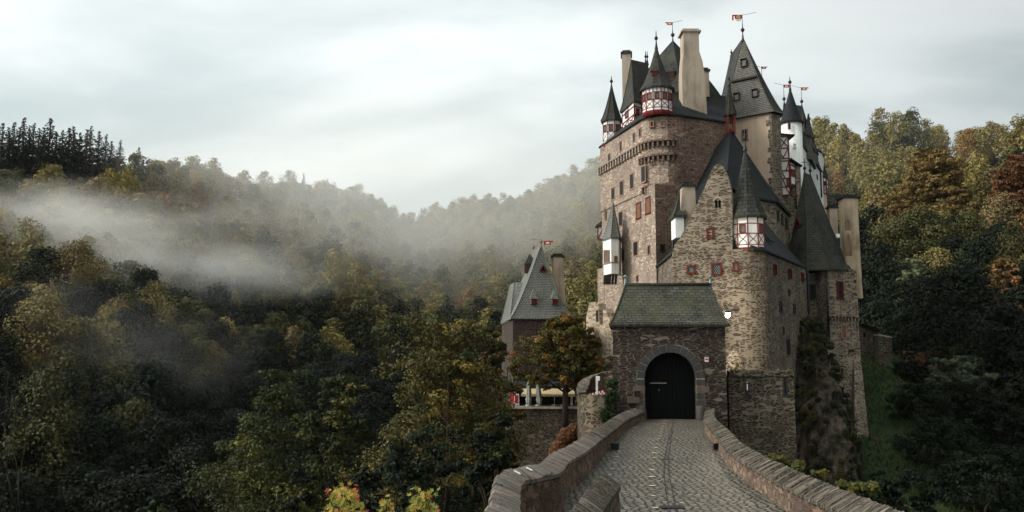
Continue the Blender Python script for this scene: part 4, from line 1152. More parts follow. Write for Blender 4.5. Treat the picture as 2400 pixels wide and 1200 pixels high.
    c = P(1965, 554, 76.4); m = MB(); m.obox(c, (1, 0, 0), (0, -.75, .65), .55, .12, .62, 0); m.obox(c + Vector((0, -.05, .045)), (1, 0, 0), (0, -.75, .65), .4, .06, .46, 1); m.build('skylight', [M['zinc'], M['white']], lt)
    # tall stained chimney corbelled out of the wall
    chimney(root, 1992, 467, 700, 1.25, 1.2, 72.6, 'chimney_stain', 'slate_dark', [(700, .75, .32), (655, 1.2, .05), (467, 1.2, .0), (464, 1.34, 0)], cap_h=.14)
    k = MB(); yk = 72.0 - .012; xm = X(1990, 570, yk)                       # pointed sooty blind arches
    for z0, z1, w in ((Z(600, yk), Z(546, yk), .32), (Z(540, yk), Z(512, yk), .32)):
        pts = [(xm - w + .0, yk, z0), (xm + w * .7, yk, z0), (xm + w * .7, yk, z0 + (z1 - z0) * .6), (xm + w * .3, yk, z0 + (z1 - z0) * .9), (xm - .05, yk, z1), (xm - w * .6, yk, z0 + (z1 - z0) * .9), (xm - w, yk, z0 + (z1 - z0) * .6)]
        k.face(pts, 0)
    k.build('blind_arch', M['soot'], root)
    k = MB()
    for px in (2001, ):
        q = P(px, 660, 71.9)
        for lv in range(3): k.obox(q + Vector((0, .25 - lv * .12, -.5 + lv * .25)), (1, 0, 0), (0, -1, 0), .24, .5, .25)
        q = P(1988, 655, 71.9); 
        for lv in range(3): k.obox(q + Vector((0, .25 - lv * .12, -.5 + lv * .25)), (1, 0, 0), (0, -1, 0), .24, .5, .25)
    k.build('chimney_corbels', M['dark_house'], root)
    chimney(root, 1951, 489, 560, .75, .8, 83, 'chimney', 'slate_dark')
    return root
build_right_tower()

# ================================================================== LEFT TOWER HOUSE (pale slate roof)
def build_left_house():
    fl = P2(1202, 742, 79.0); fr = P2(1330, 732, 80.2); br = (fr[0] + 1.3, 88); bl = P2(1182, 738, 89.5)
    poly = [fl, fr, br, bl]; ze = Z(745, 79.4)
    root = thing('slate_roofed_house', 'dark stone tower house with tall pale slate roof and red dormers, left', 'castle house', (cen(poly)[0], 80, -2))
    m = MB(); m.prism(poly, -8, ze + .05); m.build('wall', M['dark_house'], root)
    rf, rb = P2(1268, 574, 81.5), P2(1250, 588, 86.0); zr = Z(574, 81.5)
    r = MB(); r.loft(poly, [rf, rf, rb, rb], ze, zr, 1.2, .3, 10)
    ro = r.build('roof', M['slate_light'], root)
    # lower wing on the left with its own hip
    q = [P2(1200, 742, 82.5), (P2(1200, 742, 82.5)[0] + 3, 84), (P2(1200, 742, 82.5)[0] + 3, 90), P2(1177, 742, 90)]
    q = [P2(1196, 742, 82), (fl[0] + 3, 82.4), (fl[0] + 3, 91), P2(1176, 742, 91)]
    m = MB(); m.loft(q, [P2(1205, 665, 85), (fl[0] + 2.4, 85), (fl[0] + 2.4, 88), P2(1195, 672, 88)], ze - .1, Z(662, 85), 1.15, .2, 6); m.build('wing_roof', M['slate_light'], ro)
    m = MB(); m.prism(q, -8, ze - .1); m.build('wing_wall', M['dark_house'], root)
    W = Wall(fl, fr); t = W.t if W.t.x > 0 else -W.t; n = W.n
    cc = cen(poly); ex = lambda a: Vector((a[0] + (a[0] - cc[0]) / math.hypot(a[0] - cc[0], a[1] - cc[1]) * .39, a[1] + (a[1] - cc[1]) / math.hypot(a[0] - cc[0], a[1] - cc[1]) * .39))
    def on_face(px, py, A, B, ta):
        zc = Z(py, 80.5); f = max(0, (zc - ze) / (zr - ze)) ** (1 / 1.2)
        a = ex(A) + (Vector(ta) - ex(A)) * f; b = ex(B) + (Vector(ta) - ex(B)) * f
        return Wall(a, b).at(px, py)
    for px in (1250, 1299):
        c = on_face(px, 713, fl, fr, rf); slate_dormer(ro, c + n * .3, t, n, .56, .5, 1.0, .95, 'slate_light', pane='red_frame')
    c = on_face(1272, 635, fl, fr, rf); d = MB(); tri = [c - t * .3, c + t * .3, c + Vector((0, 0, .5))]
    for i in range(3): d.bar(tri[i] + n * .1, tri[(i + 1) % 3] + n * .1, .1, .24, n, 0)
    d.face([p + n * .08 for p in tri], 1); d.face([tri[2] + n * .26 + Vector((0, 0, .08)), tri[0] + n * .22 - t * .1, tri[0] - n * .4, tri[2] - n * .4], 2); d.face([tri[2] + n * .26 + Vector((0, 0, .08)), tri[2] - n * .4, tri[1] - n * .4, tri[1] + n * .22 + t * .1], 2)
    d.build('louvre', [M['red_frame'], M['door'], M['slate_light']], ro)
    # dormers on the pale left slope
    Wl = Wall(bl, fl); tl = -Wl.t if Wl.t.y < 0 else Wl.t
    for px, py, w_, h_ in ((1231, 640, .8, .9), (1207, 718, .7, .8), (1222, 700, .5, .6)):
        a = P(px, py, 84.0 if px > 1210 else 86.0); slate_dormer(ro, a, tl, Wl.n, w_, h_, 1.2, 1.0, 'slate')
    finial(ro, rf[0], rf[1], zr - .1, .75, .17, mat='stone_frame'); finial(ro, rb[0], rb[1], zr - .1, .75, .17, mat='stone_frame')
    vane(ro, rf[0] + .3, rf[1], zr - .2, .6, .8)
    chimney(root, 1307, 604, 700, 1.0, 1.3, 83.5, 'chimney', 'slate_dark', [(715, 1.25, .15), (670, 1.1, .08), (607, .98, 0), (604, 1.05, 0)])
    for px, py in ((1224, 800), (1252, 800), (1210, 860)): window(root, W, px, py, 12, 26, 'stone_frame', 'glass', .1, 1, 1, .1)
    return root
build_left_house()

# ================================================================== RUINED CURTAIN WALL, BASTION, DRUM
def build_bastion():
    x0, x1 = X(1703, 900, 46.6), X(1857, 900, 46.3); z = Z(868, 46.4)
    root = thing('bastion_wall', 'low grey bastion wall with one slit, right of the gatehouse', 'stone wall', ((x0 + x1) / 2, 46.5, -4))
    m = MB(); m.prism([(x0, 46.2), (x1, 46.0), (x1 + .6, 49.6), (x0, 50)], -9, z - .3); m.build('wall', M['bastion'], root)
    m = MB(); n = 18
    for k in range(n):
        a = x0 + (x1 - x0) * k / n; b = x0 + (x1 - x0) * (k + 1) / n; h = random.uniform(.22, .36)
        m.box(a + .004, b - .004, 46.0 - random.uniform(0, .08), 46.55, z - .31, z - .3 + h)
    for k in range(12):
        a = 46.4 + 3.2 * k / 12; m.box(x1 - .35 + k * .05, x1 + .12 + k * .05, a + .11, a + .30, z - .31, z - .3 + random.uniform(.2, .34))
    m.build('coping', M['bastion'], root)
    W = Wall((x0, 46.2), (x1, 46.0)); window(root, W, 1750, 915, 10, 36, 'dark_frame', 'glass', .07, 0, 0, .05)
    c = W.at(1751, 905); g = MB(); g.obox(c + W.n * .04, W.t, W.n, .05, .02, .42); g.build('light_slot', M['white'], root)
    window(root, W, 1840, 905, 11, 50, 'dark_frame', 'door', .09, 0, 0, .05)
build_bastion()
def build_drum():
    root = thing('drum_wall', 'curved weathered lookout wall hugging the left side of the gatehouse', 'stone wall', (P2(1400, 900, 47)[0], 47, -3))
    # plan curve from the gatehouse side, round to the left and to the front
    pts = [P2(1440, 880, 49.8), P2(1415, 880, 50.0), P2(1388, 880, 49.6), P2(1368, 890, 48.8), P2(1357, 900, 47.6), P2(1353, 920, 46.4), P2(1358, 920, 45.4), P2(1372, 920, 44.8), P2(1392, 920, 44.6), P2(1415, 920, 44.8), P2(1438, 920, 45.45)]
    tops = [Z(872, 49.8), Z(876, 50), Z(884, 49.6), Z(893, 48.8), Z(906, 47.6), Z(921, 46.4), Z(925, 45.4), Z(927, 44.8), Z(926, 44.6), Z(925, 44.8), Z(920, 45.4)]
    m = MB(); n = len(pts); u = 0; c0 = P2(1418, 900, 47.3)
    inn = [(p[0] + (c0[0] - p[0]) / math.hypot(c0[0] - p[0], c0[1] - p[1]) * .5, p[1] + (c0[1] - p[1]) / math.hypot(c0[0] - p[0], c0[1] - p[1]) * .5) for p in pts]
    fl = Z(926, 45) - .02
    for i in range(n - 1):
        a, b = pts[i], pts[i + 1]; d = math.hypot(b[0] - a[0], b[1] - a[1])
        m.face([(a[0], a[1], -9), (b[0], b[1], -9), (b[0], b[1], tops[i+1]), (a[0], a[1], tops[i])], 0, [(u, -9), (u + d, -9), (u + d, tops[i+1]), (u, tops[i])], True)
        m.face([(a[0], a[1], tops[i]), (b[0], b[1], tops[i+1]), (*inn[i+1], tops[i+1]), (*inn[i], tops[i])], 0)
        m.face([(*inn[i], tops[i]), (*inn[i+1], tops[i+1]), (*inn[i+1], fl - .3), (*inn[i], fl - .3)], 1, None, False)
        u += d
    m.face([(p[0], p[1], fl - .05) for p in inn], 0)
    m.build('wall', [M['drum'], M['purple']], root)
    k = MB()
    for i in range(6):
        for j in range(4):
            f = (j + .5) / 4; lerp = lambda A, B: (A[0] + (B[0] - A[0]) * f, A[1] + (B[1] - A[1]) * f)
            o, q = lerp(pts[i], pts[i+1]), lerp(inn[i], inn[i+1]); z = tops[i] + (tops[i+1] - tops[i]) * f
            t = Vector((pts[i+1][0] - pts[i][0], pts[i+1][1] - pts[i][1], (tops[i+1] - tops[i]))); L = t.length
            nn = Vector((o[0] - q[0], o[1] - q[1], 0)).normalized()
            k.obox(Vector(((o[0] + q[0]) / 2, (o[1] + q[1]) / 2, z + .05)), t, nn, L / 4 - .02, .62 + random.uniform(-.05, .05), .12 + random.uniform(0, .05))
    k.build('coping', M['coping'], root)
    # dark holes where render has fallen away
    h = MB()
    for px, py, r in ((1378, 957, .2), (1396, 962, .13), (1388, 985, .1)):
        c = P(px, py, 44.72 if px > 1385 else 44.95); h.face([c + Vector((r * 1.2 * math.cos(a) * random.uniform(.7, 1.1), -.015 - .0 * r, r * math.sin(a) * random.uniform(.6, 1.1))) for a in [2*math.pi*k_/9 for k_ in range(9)]], 0)
    h.build('hollow', M['door'], root)
build_drum()
def build_ruin():
    root = thing('ruined_wall', 'pale broken curtain wall with notched top below the tall tower', 'stone wall', (P2(1405, 750, 69)[0], 69, -3))
    m = MB(); A, B = P2(1374, 760, 70.5), P2(1446, 760, 66.5)
    prof = [(0, 742), (.06, 728), (.1, 709), (.32, 707), (.36, 712), (.42, 712), (.44, 760), (.55, 762), (.57, 726), (.66, 724), (.7, 742), (.78, 748), (.82, 790), (1.0, 800)]
    W = Wall(A, B); n = W.n
    pts = []
    for f, py in prof:
        x = A[0] + (B[0] - A[0]) * f; y = A[1] + (B[1] - A[1]) * f; pts.append(Vector((x, y, Z(py, y))))
    for i in range(len(pts) - 1):
        a, b = pts[i], pts[i+1]; o = n * .7
        lo = lambda p: Vector((p.x, p.y, -4))
        m.face([lo(a), lo(b), b, a], 0, [(a.x * 1.6, -4), (b.x * 1.6, -4), (b.x * 1.6, b.z), (a.x * 1.6, a.z)]); m.face([a, b, b - o, a - o], 0); m.face([b - o, a - o, lo(a) - o, lo(b) - o], 0)
    m.face([lo(pts[0]), pts[0], pts[0] - n * .7, lo(pts[0]) - n * .7], 0)
    m.build('wall', M['pale'], root)
    window(root, W, 1400, 740, 5, 26, 'dark_frame', 'glass', .06, 0, 0, .04)
    s = thing('stone_shed', 'small ruined stone shed with lean roof on the slope behind right tower', 'shed', P(2035, 800, 92))
    q = [P2(2016, 785, 90), P2(2046, 785, 91), (P2(2046, 785, 91)[0] + 1, 97), (P2(2016, 785, 90)[0], 97)]
    m = MB(); m.prism(q, 1, [Z(762, 90), Z(775, 91), Z(775, 91), Z(762, 90)]); m.build('wall', M['bastion'], s)
    m = MB(); m.face([(q[0][0] - .3, q[0][1] - .3, Z(759, 90)), (q[1][0] + .8, q[1][1] - .3, Z(777, 91)), (q[2][0] + .8, q[2][1], Z(777, 91)), (q[3][0] - .3, q[3][1], Z(759, 90))], 0); m.face([(q[0][0] - .3, q[0][1] - .3, Z(759, 90) + .1), (q[1][0] + .8, q[1][1] - .3, Z(777, 91) + .1), (q[2][0] + .8, q[2][1], Z(777, 91) + .1), (q[3][0] - .3, q[3][1], Z(759, 90) + .1)], 0); m.build('roof', M['slate_light'], s)
    window(s, Wall(q[0], q[1]), 2026, 785, 6, 12, 'dark_frame', 'door', .06, 0, 0, .05)
    s = thing('broken_wall', 'short broken stone wall end standing on the grass right of shed', 'stone wall', P(2075, 800, 88))
    q = [P2(2059, 795, 88), P2(2090, 795, 88), (P2(2090, 795, 88)[0], 89), (P2(2059, 795, 88)[0], 89)]
    m = MB(); m.prism(q, 0, [Z(787, 88), Z(793, 88), Z(793, 88), Z(787, 88)]); m.build('wall', M['bastion'], s)
    m = MB(); m.bar((q[0][0], 88.5, Z(786, 88) + .05), (q[1][0], 88.5, Z(792, 88) + .05), 1.2, .16, (0, 0, 1)); m.build('coping', M['pale'], s)
build_ruin()

# ================================================================== TERRAIN
RIDGE = np.array([(-900, 325, 230), (-300, 335, 235), (0, 348, 240), (130, 350, 245), (300, 358, 262), (420, 366, 290), (560, 388, 315), (700, 412, 345), (840, 440, 372),
                  (960, 492, 430), (1060, 472, 440), (1150, 456, 430), (1220, 462, 430), (1300, 425, 405), (1415, 383, 372), (1600, 340, 335), (1800, 300, 295), (1920, 282, 268),
                  (2030, 296, 255), (2160, 276, 246), (2250, 294, 240), (2400, 277, 228), (2700, 270, 220), (3400, 270, 220)], float)
SPUR = np.array([(-1, -25, 1.5), (0, 3, 1.7), (2.5, 14, -3.5), (6, 28, -9), (8, 44, -8), (12, 60, -4), (17, 75, -1), (22, 95, -4), (26, 130, -22)], float)
MEAD = np.array([(40, 104, 4.6), (36, 92, 2.5), (33.5, 82, .7), (30, 70, -3.6), (25.5, 58, -7), (20, 46, -10), (15, 36, -13)], float)
def fbm(x, y, s, seed=0):
    r = np.zeros_like(x); a = 1.0
    for o in range(4):
        f = (2 ** o) / s
        r += a * np.sin(x * f * 1.7 + 3.1 * seed + 1.3 * np.sin(y * f * 1.1 + o)) * np.cos(y * f * 1.5 + 2.2 * seed + 1.1 * np.sin(x * f * .9 + 2 * o)); a *= .5
    return r
def line_h(x, y, L, half, slope, curve=1.0):
    best = np.full(x.shape, -1e9)
    for i in range(len(L) - 1):
        a, b = L[i], L[i+1]; dx, dy = b[0] - a[0], b[1] - a[1]
        t = np.clip(((x - a[0]) * dx + (y - a[1]) * dy) / (dx * dx + dy * dy), 0, 1)
        d = np.hypot(x - a[0] - t * dx, y - a[1] - t * dy); z = a[2] + t * (b[2] - a[2])
        best = np.maximum(best, z - slope * np.maximum(0, d - half))
    return best
def terrain(x, y):
    x = np.asarray(x, float); y = np.asarray(y, float)
    yy = np.maximum(y, 1.0); r = np.hypot(x, np.maximum(y, 0)); px = 1200 + F * np.clip(x / yy, -1.4, 1.4)
    R = np.interp(px, RIDGE[:, 0], RIDGE[:, 2]); py = np.interp(px, RIDGE[:, 0], RIDGE[:, 1])
    cy = yy / np.maximum(r, 1)
    slope = Z(0, 1) - CZ + (Z(1200, 1) - Z(0, 1)) * 0
    tan_el = (820 - py) / F
    Zr = CZ + tan_el * R * cy * 1.01 - np.interp(px, [1000, 1500], [13.2, 6.6])
    r0 = np.interp(px, [0, 900, 1300, 1800, 2100, 2600], [88, 110, 130, 110, 76, 72]); zf = -34.0
    t = (r - r0) / (R - r0)
    h = np.where(t <= 1, zf + (Zr - zf) * np.clip(t, 0, 1) ** 1.02, Zr - .05 * (r - R))
    h = h + fbm(x, y, 26, 1) * 1.6 * np.clip(t * 3, 0, 1) + fbm(x, y, 7, 2) * .35
    sp = line_h(x, y, SPUR, 3.5, 1.0) + fbm(x, y, 9, 3) * .4
    me = line_h(x, y, MEAD, 3.0, .62) + fbm(x, y, 8, 4) * .25
    return np.maximum(np.maximum(h, sp), me)
def build_ground():
    xs = np.concatenate([np.linspace(-470, -60, 83), np.linspace(-58, 70, 129), np.linspace(75, 470, 80)]); ys = np.concatenate([np.linspace(-60, 0, 21), np.linspace(1.2, 130, 130), np.linspace(134, 640, 128)])
    gx, gy = np.meshgrid(xs, ys); gz = terrain(gx, gy); nx, ny = len(xs), len(ys)
    v = np.stack([gx, gy, gz], -1).reshape(-1, 3)
    i, j = np.meshgrid(np.arange(nx - 1), np.arange(ny - 1)); a = (j * nx + i).ravel()
    f = np.stack([a, a + 1, a + nx + 1, a + nx], -1)
    me = np_mesh('ground', v, f, [M['ground']]); me.polygons.foreach_set('use_smooth', np.ones(len(f), bool))
    o = link('ground', me); props(o, kind='structure')
def np_mesh(name, v, f, mats, mi=None, rnd=None):
    me = bpy.data.meshes.new(name); n = len(f); k = f.shape[1]
    me.vertices.add(len(v)); me.vertices.foreach_set('co', np.ascontiguousarray(v, np.float32).ravel())
    me.loops.add(n * k); me.loops.foreach_set('vertex_index', np.ascontiguousarray(f, np.int32).ravel())
    me.polygons.add(n); me.polygons.foreach_set('loop_start', np.arange(n, dtype=np.int32) * k)
    for m in mats: me.materials.append(m)
    if mi is not None: me.polygons.foreach_set('material_index', np.asarray(mi, np.int32))
    if rnd is not None:
        at = me.attributes.new('rnd', 'FLOAT', 'FACE'); at.data.foreach_set('value', np.asarray(rnd, np.float32))
    me.update(calc_edges=True); return me
def ground_mat():
    T = NT('forest floor'); o = T.coord('Object')
    n1 = T.noise(o, .25, 6, .65); n2 = T.noise(o, 3.0, 5, .65)
    col = T.mix(T.ramp(n1, [(.35, 0), (.65, 1)]), srgb(22, 22, 14), srgb(26, 31, 16)); col = T.mix(T.ramp(n2, [(.4, 0), (.75, .7)]), col, srgb(36, 34, 20))
    return T.finish(col, .95, T.bump(n2, .6, .2), .1)
def grass_mat():
    T = NT('meadow turf'); o = T.coord('Object')
    n1 = T.noise(o, .5, 5, .6); n2 = T.noise(T.mapping(o, (2, 2, 6)), 1.6, 5, .7)
    col = T.mix(T.ramp(n1, [(.35, 0), (.65, 1)]), srgb(40, 52, 31), srgb(58, 68, 40)); col = T.mix(T.ramp(n2, [(.4, 0), (.8, .8)]), col, srgb(36, 46, 26))
    return T.finish(col, .95, T.bump(n2, .6, .15), .1)
def rock_mat():
    T = NT('castle rock'); o = T.coord('Object')
    n1 = T.noise(T.mapping(o, (1, 1, .45)), 1.1, 8, .75); n2 = T.noise(o, 2.2, 6, .7); n3 = T.noise(o, .5, 4, .6)
    col = T.mix(T.ramp(n1, [(.36, 0), (.66, 1)]), srgb(22, 20, 18), srgb(112, 102, 90)); col = T.mix(T.ramp(n3, [(.46, 0), (.6, .9)]), col, srgb(34, 36, 20))
    return T.finish(col, .95, T.bump(T.math('ADD', n1, T.math('MULTIPLY', n2, .5)), 1.0, .25), .15)
def cobble_mat():
    T = NT('cobbles'); uv = T.coord('UV'); w = warp(T, uv, 2.0, .06); mp = T.mapping(w, (5.0, 6.6, 1))
    v1 = T.n('TexVoronoi', voronoi_dimensions='2D', feature='F1'); T.L.new(mp, v1.inputs['Vector']); v1.inputs['Scale'].default_value = 1; v1.inputs['Randomness'].default_value = .72
    ve = T.n('TexVoronoi', voronoi_dimensions='2D', feature='DISTANCE_TO_EDGE'); T.L.new(mp, ve.inputs['Vector']); ve.inputs['Scale'].default_value = 1; ve.inputs['Randomness'].default_value = .72
    sp = T.n('SeparateColor'); T.L.new(v1.outputs['Color'], sp.inputs[0])
    m = T.ramp(ve.outputs['Distance'], [(.06, 0), (.24, 1)], 'EASE')
    c = T.ramp(sp.outputs[0], [(0, srgb(100, 93, 79)), (.5, srgb(122, 113, 96)), (1, srgb(142, 131, 111))]); fine = T.noise(uv, 22, 4, .65)
    c = T.mix(.5, c, T.ramp(fine, [(.3, .55), (.7, 1.0)]), 'MULTIPLY')
    c = T.mix(m, srgb(22, 18, 15), c)
    big = T.noise(uv, .45, 4, .6); c = T.mix(.6, c, T.ramp(big, [(.3, .55), (.65, 1.0)]), 'MULTIPLY')
    return T.finish(c, T.math('MULTIPLY_ADD', fine, .3, .42), T.bump(T.math('ADD', m, T.math('MULTIPLY', fine, .25)), .9, .04), .4)
M['ground'] = ground_mat(); M['grass'] = grass_mat(); M['rock'] = rock_mat(); M['cobble'] = cobble_mat()
build_ground()
def build_meadow():
    n1, n2 = 90, 46; v = []; 
    for i in range(n1):
        s = i / (n1 - 1) * (len(MEAD) - 1.0001); k = int(s); f = s - k; a, b = MEAD[k], MEAD[k+1]; c = a + (b - a) * f; d = Vector((b[0] - a[0], b[1] - a[1])).normalized(); n = Vector((-d.y, d.x))
        for j in range(n2):
            w = (j / (n2 - 1) - .5) * (14 + 3 * math.sin(i * .31) + 2 * math.sin(i * .83)); v.append((c[0] + n.x * w, c[1] + n.y * w))
    v = np.array(v); z = terrain(v[:, 0], v[:, 1]) + .06; V = np.column_stack([v, z])
    i, j = np.meshgrid(np.arange(n2 - 1), np.arange(n1 - 1)); a = (j * n2 + i).ravel(); f = np.stack([a, a + 1, a + n2 + 1, a + n2], -1)
    edge = ((f % n2) < 1).any(1) | ((f % n2) > n2 - 2).any(1)
    me = np_mesh('meadow', V, f[~edge], [M['grass']]); me.polygons.foreach_set('use_smooth', np.ones((~edge).sum(), bool)); props(link('meadow', me), kind='structure')
    # grass tufts
    N = 26000; idx = RNG.integers(0, len(V), N); C = V[idx] + np.column_stack([RNG.normal(0, .35, N), RNG.normal(0, .5, N), np.zeros(N)]); C[:, 2] = terrain(C[:, 0], C[:, 1]) + .05
    h = RNG.uniform(.12, .38, N); a = RNG.uniform(0, 6.28, N); w = RNG.uniform(.03, .09, N); lean = RNG.normal(0, .12, (N, 2))
    d = np.column_stack([np.cos(a) * w, np.sin(a) * w, np.zeros(N)]); tip = np.column_stack([lean[:, 0], lean[:, 1], h])
    vv = np.stack([C - d, C + d, C + tip + d * .2, C + tip - d * .2], 1).reshape(-1, 3); ff = np.arange(N * 4).reshape(-1, 4)
    props(link('grass', np_mesh('grass', vv, ff, [leaf('grass blades', (46, 62, 36), (70, 82, 48), (48, 54, 30), .3, .4)], None, RNG.random(N))), 'rough green grass growing over the castle meadow slope', 'grass', kind='stuff')
build_meadow()
def build_rock():
    # crag the right half of the castle stands on
    n, k = 260, 130; V = []
    for j in range(k):
        f = j / (k - 1)
        for i in range(n):
            a = 2 * math.pi * i / n
            V.append((23.2 - .4 * f + (1.15 + 2.9 * f) * math.cos(a), 69.5 + (1.6 + 11.5 * f ** .9) * math.sin(a), 5.6 - 19 * f ** 1.25))
    V = np.array(V); N = V - np.array([23.2, 70, -8]); N[:, 2] *= .4; N /= np.linalg.norm(N, axis=1)[:, None]
    x, y, z = V.T
    rid = lambda s, sd, st: 1 - np.abs(np.clip(fbm(x + z * .25 + sd, y - x * .4 + z * st, s, sd), -1, 1))
    strata = np.abs(((z * .8 + x * .55 + y * .25 + fbm(x, y, 2.5, 3) * .3) / .75) % 1 - .5)
    d = rid(3.4, 5, .2) * 1.1 + rid(1.3, 6, .3) * .5 + rid(.5, 8, .5) * .2 + strata * .35 - .9
    V = V + N * d[:, None]
    i, j = np.meshgrid(np.arange(n), np.arange(k - 1)); a = (j * n + i).ravel(); b = (j * n + (i + 1) % n).ravel(); f = np.stack([b, a, a + n, b + n], -1)
    top = np.array([[0, 1, 2, 3]]); me = np_mesh('crag', V, f, [M['rock']]); me.polygons.foreach_set('use_smooth', np.zeros(len(f), bool))
    props(link('rock_crag', me), kind='structure')
build_rock()

# ================================================================== BRIDGE PATH AND PARAPETS
LEFT = [G(1503, 978), G(1470, 1006), G(1440, 1038), G(1405, 1078), G(1372, 1118), G(1330, 1162), (1.09, 19.8), (.66, 18.9), (.25, 18.15), (.15, 17.2), (.12, 16), (.1, 14), (-.05, 10), (-.6, 6), (-1.2, 1)]
RIGHT = [(G(1645, 980)[0], 45.5), G(1652, 1010), G(1680, 1050), G(1705, 1090), G(1750, 1130), G(1800, 1165), G(1850, 1200), (6.3, 16.5), (6.7, 12.5), (7.0, 7), (6.6, 1)]
LEFT[0] = (LEFT[0][0], 45.5)
def resample(pts, step):
    out = [Vector((*pts[0], 0))]; P_ = [Vector((*p, 0)) for p in pts]; acc = 0
    # Catmull-Rom smoothing, then even steps
    C = []
    for i in range(len(P_) - 1):
        p0, p1, p2, p3 = P_[max(i-1, 0)], P_[i], P_[i+1], P_[min(i+2, len(P_)-1)]
        for k in range(12):
            t = k / 12; C.append(0.5 * ((2*p1) + (p2-p0)*t + (2*p0-5*p1+4*p2-p3)*t*t + (3*p1-p0-3*p2+p3)*t**3))
    C.append(P_[-1]); last = C[0]; left = step; res = [C[0]]
    for q in C[1:]:
        seg = (q - last).length
        while seg >= left:
            last = last + (q - last) * (left / seg); res.append(last.copy()); seg = (q - last).length; left = step
        left -= seg; last = q
    res.append(C[-1]); return res
path_z = lambda y: 0.0 if y > 15 else 1.75 * min(1, max(0, (15 - y) / 11.0)) ** 1.4
def build_path():
    m = MB(); ys = list(np.linspace(45.9, 1, 110))
    li = np.array([(p[1], p[0]) for p in LEFT])[::-1]; ri = np.array([(p[1], p[0]) for p in RIGHT])[::-1]
    xl = lambda y: float(np.interp(y, li[:, 0], li[:, 1])); xr = lambda y: float(np.interp(y, ri[:, 0], ri[:, 1]))
    NX = 16
    def pt(i, k):
        y = ys[i]; u = k / NX; x = xl(y) - .03 + (xr(y) - xl(y) + .06) * u; return Vector((x, y, path_z(y) - .05 * (2 * u - 1) ** 2 * 0 + .02 * math.sin(x * 3 + y) * .5))
    for i in range(len(ys) - 1):
        for k in range(NX): m.face([pt(i, k), pt(i+1, k), pt(i+1, k+1), pt(i, k+1)], 0, [(p.x, p.y) for p in (pt(i, k), pt(i+1, k), pt(i+1, k+1), pt(i, k+1))], True)
    # two rows of pale inset stones and two drain lines, laid in the paving
    def onp(px, py):
        x, y = G(px, py); return Vector((x, y, path_z(y) + .018))
    for row, sz in (([(1512, 986), (1504, 992), (1497, 998), (1490, 1004), (1484, 1011), (1477, 1019), (1472, 1028), (1466, 1038), (1459, 1049), (1452, 1059), (1446, 1072), (1440, 1085), (1436, 1099), (1430, 1114)], .2),
                    ([(1558, 986), (1557, 993), (1555, 1000), (1552, 1006), (1549, 1013), (1546, 1022), (1543, 1030), (1540, 1041), (1537, 1051), (1534, 1063), (1532, 1075), (1530, 1087), (1528, 1101), (1527, 1118), (1529, 1139), (1532, 1164), (1536, 1192), (1541, 1230), (1547, 1280)], .22),
                    ([(1596, 990), (1580, 990), (1650, 1038), (1690, 1108), (1598, 1180)], .15)):
        for px, py in row:
            c = onp(px, py + random.uniform(-1, 1)); s_ = sz * random.uniform(.55, .85)
            m.face([c + Vector((s_ * math.cos(a) * random.uniform(.75, 1.1) * .62, -s_ * .55 * math.sin(a) * random.uniform(.75, 1.1), 0)) for a in [-2 * math.pi * q / 9 for q in range(9)]], 1)
    for l in ([(1580, 984), (1572, 1010), (1564, 1040), (1558, 1075), (1556, 1110), (1560, 1150), (1566, 1185), (1572, 1230)], [(1576, 1010), (1570, 1045), (1566, 1080), (1568, 1115), (1576, 1155), (1584, 1190), (1592, 1230)]):
        q = [onp(*p) for p in l]
        for a, b in zip(q, q[1:]): m.bar(a, b, .022, .006, (0, 0, 1), 2)
    for k in range(9): c = onp(1546 + k * 3.6, 1077); m.obox(c, (1, 0, 0), (0, -1, 0), .03, .16, .012, 2)
    c = onp(1574, 1190); m.obox(c, (1, 0, 0), (0, -1, 0), .55, .3, .012, 3)
    # body of the bridge under the paving
    for i in range(len(ys) - 1):
        for X_ in (lambda y: xl(y) - .02, lambda y: xr(y) + .02):
            a, b = (X_(ys[i]), ys[i]), (X_(ys[i+1]), ys[i+1]); m.face([(a[0], a[1], -12), (b[0], b[1], -12), (b[0], b[1], path_z(b[1]) - .02), (a[0], a[1], path_z(a[1]) - .02)], 4)
    props(m.build('path', [M['cobble'], plaster('pale inset stone', (176, 160, 138), (130, 118, 102), .5, 3), paint('worn joint', (46, 40, 34), .9), M['iron'], M['parapet']]), kind='structure')
build_path()
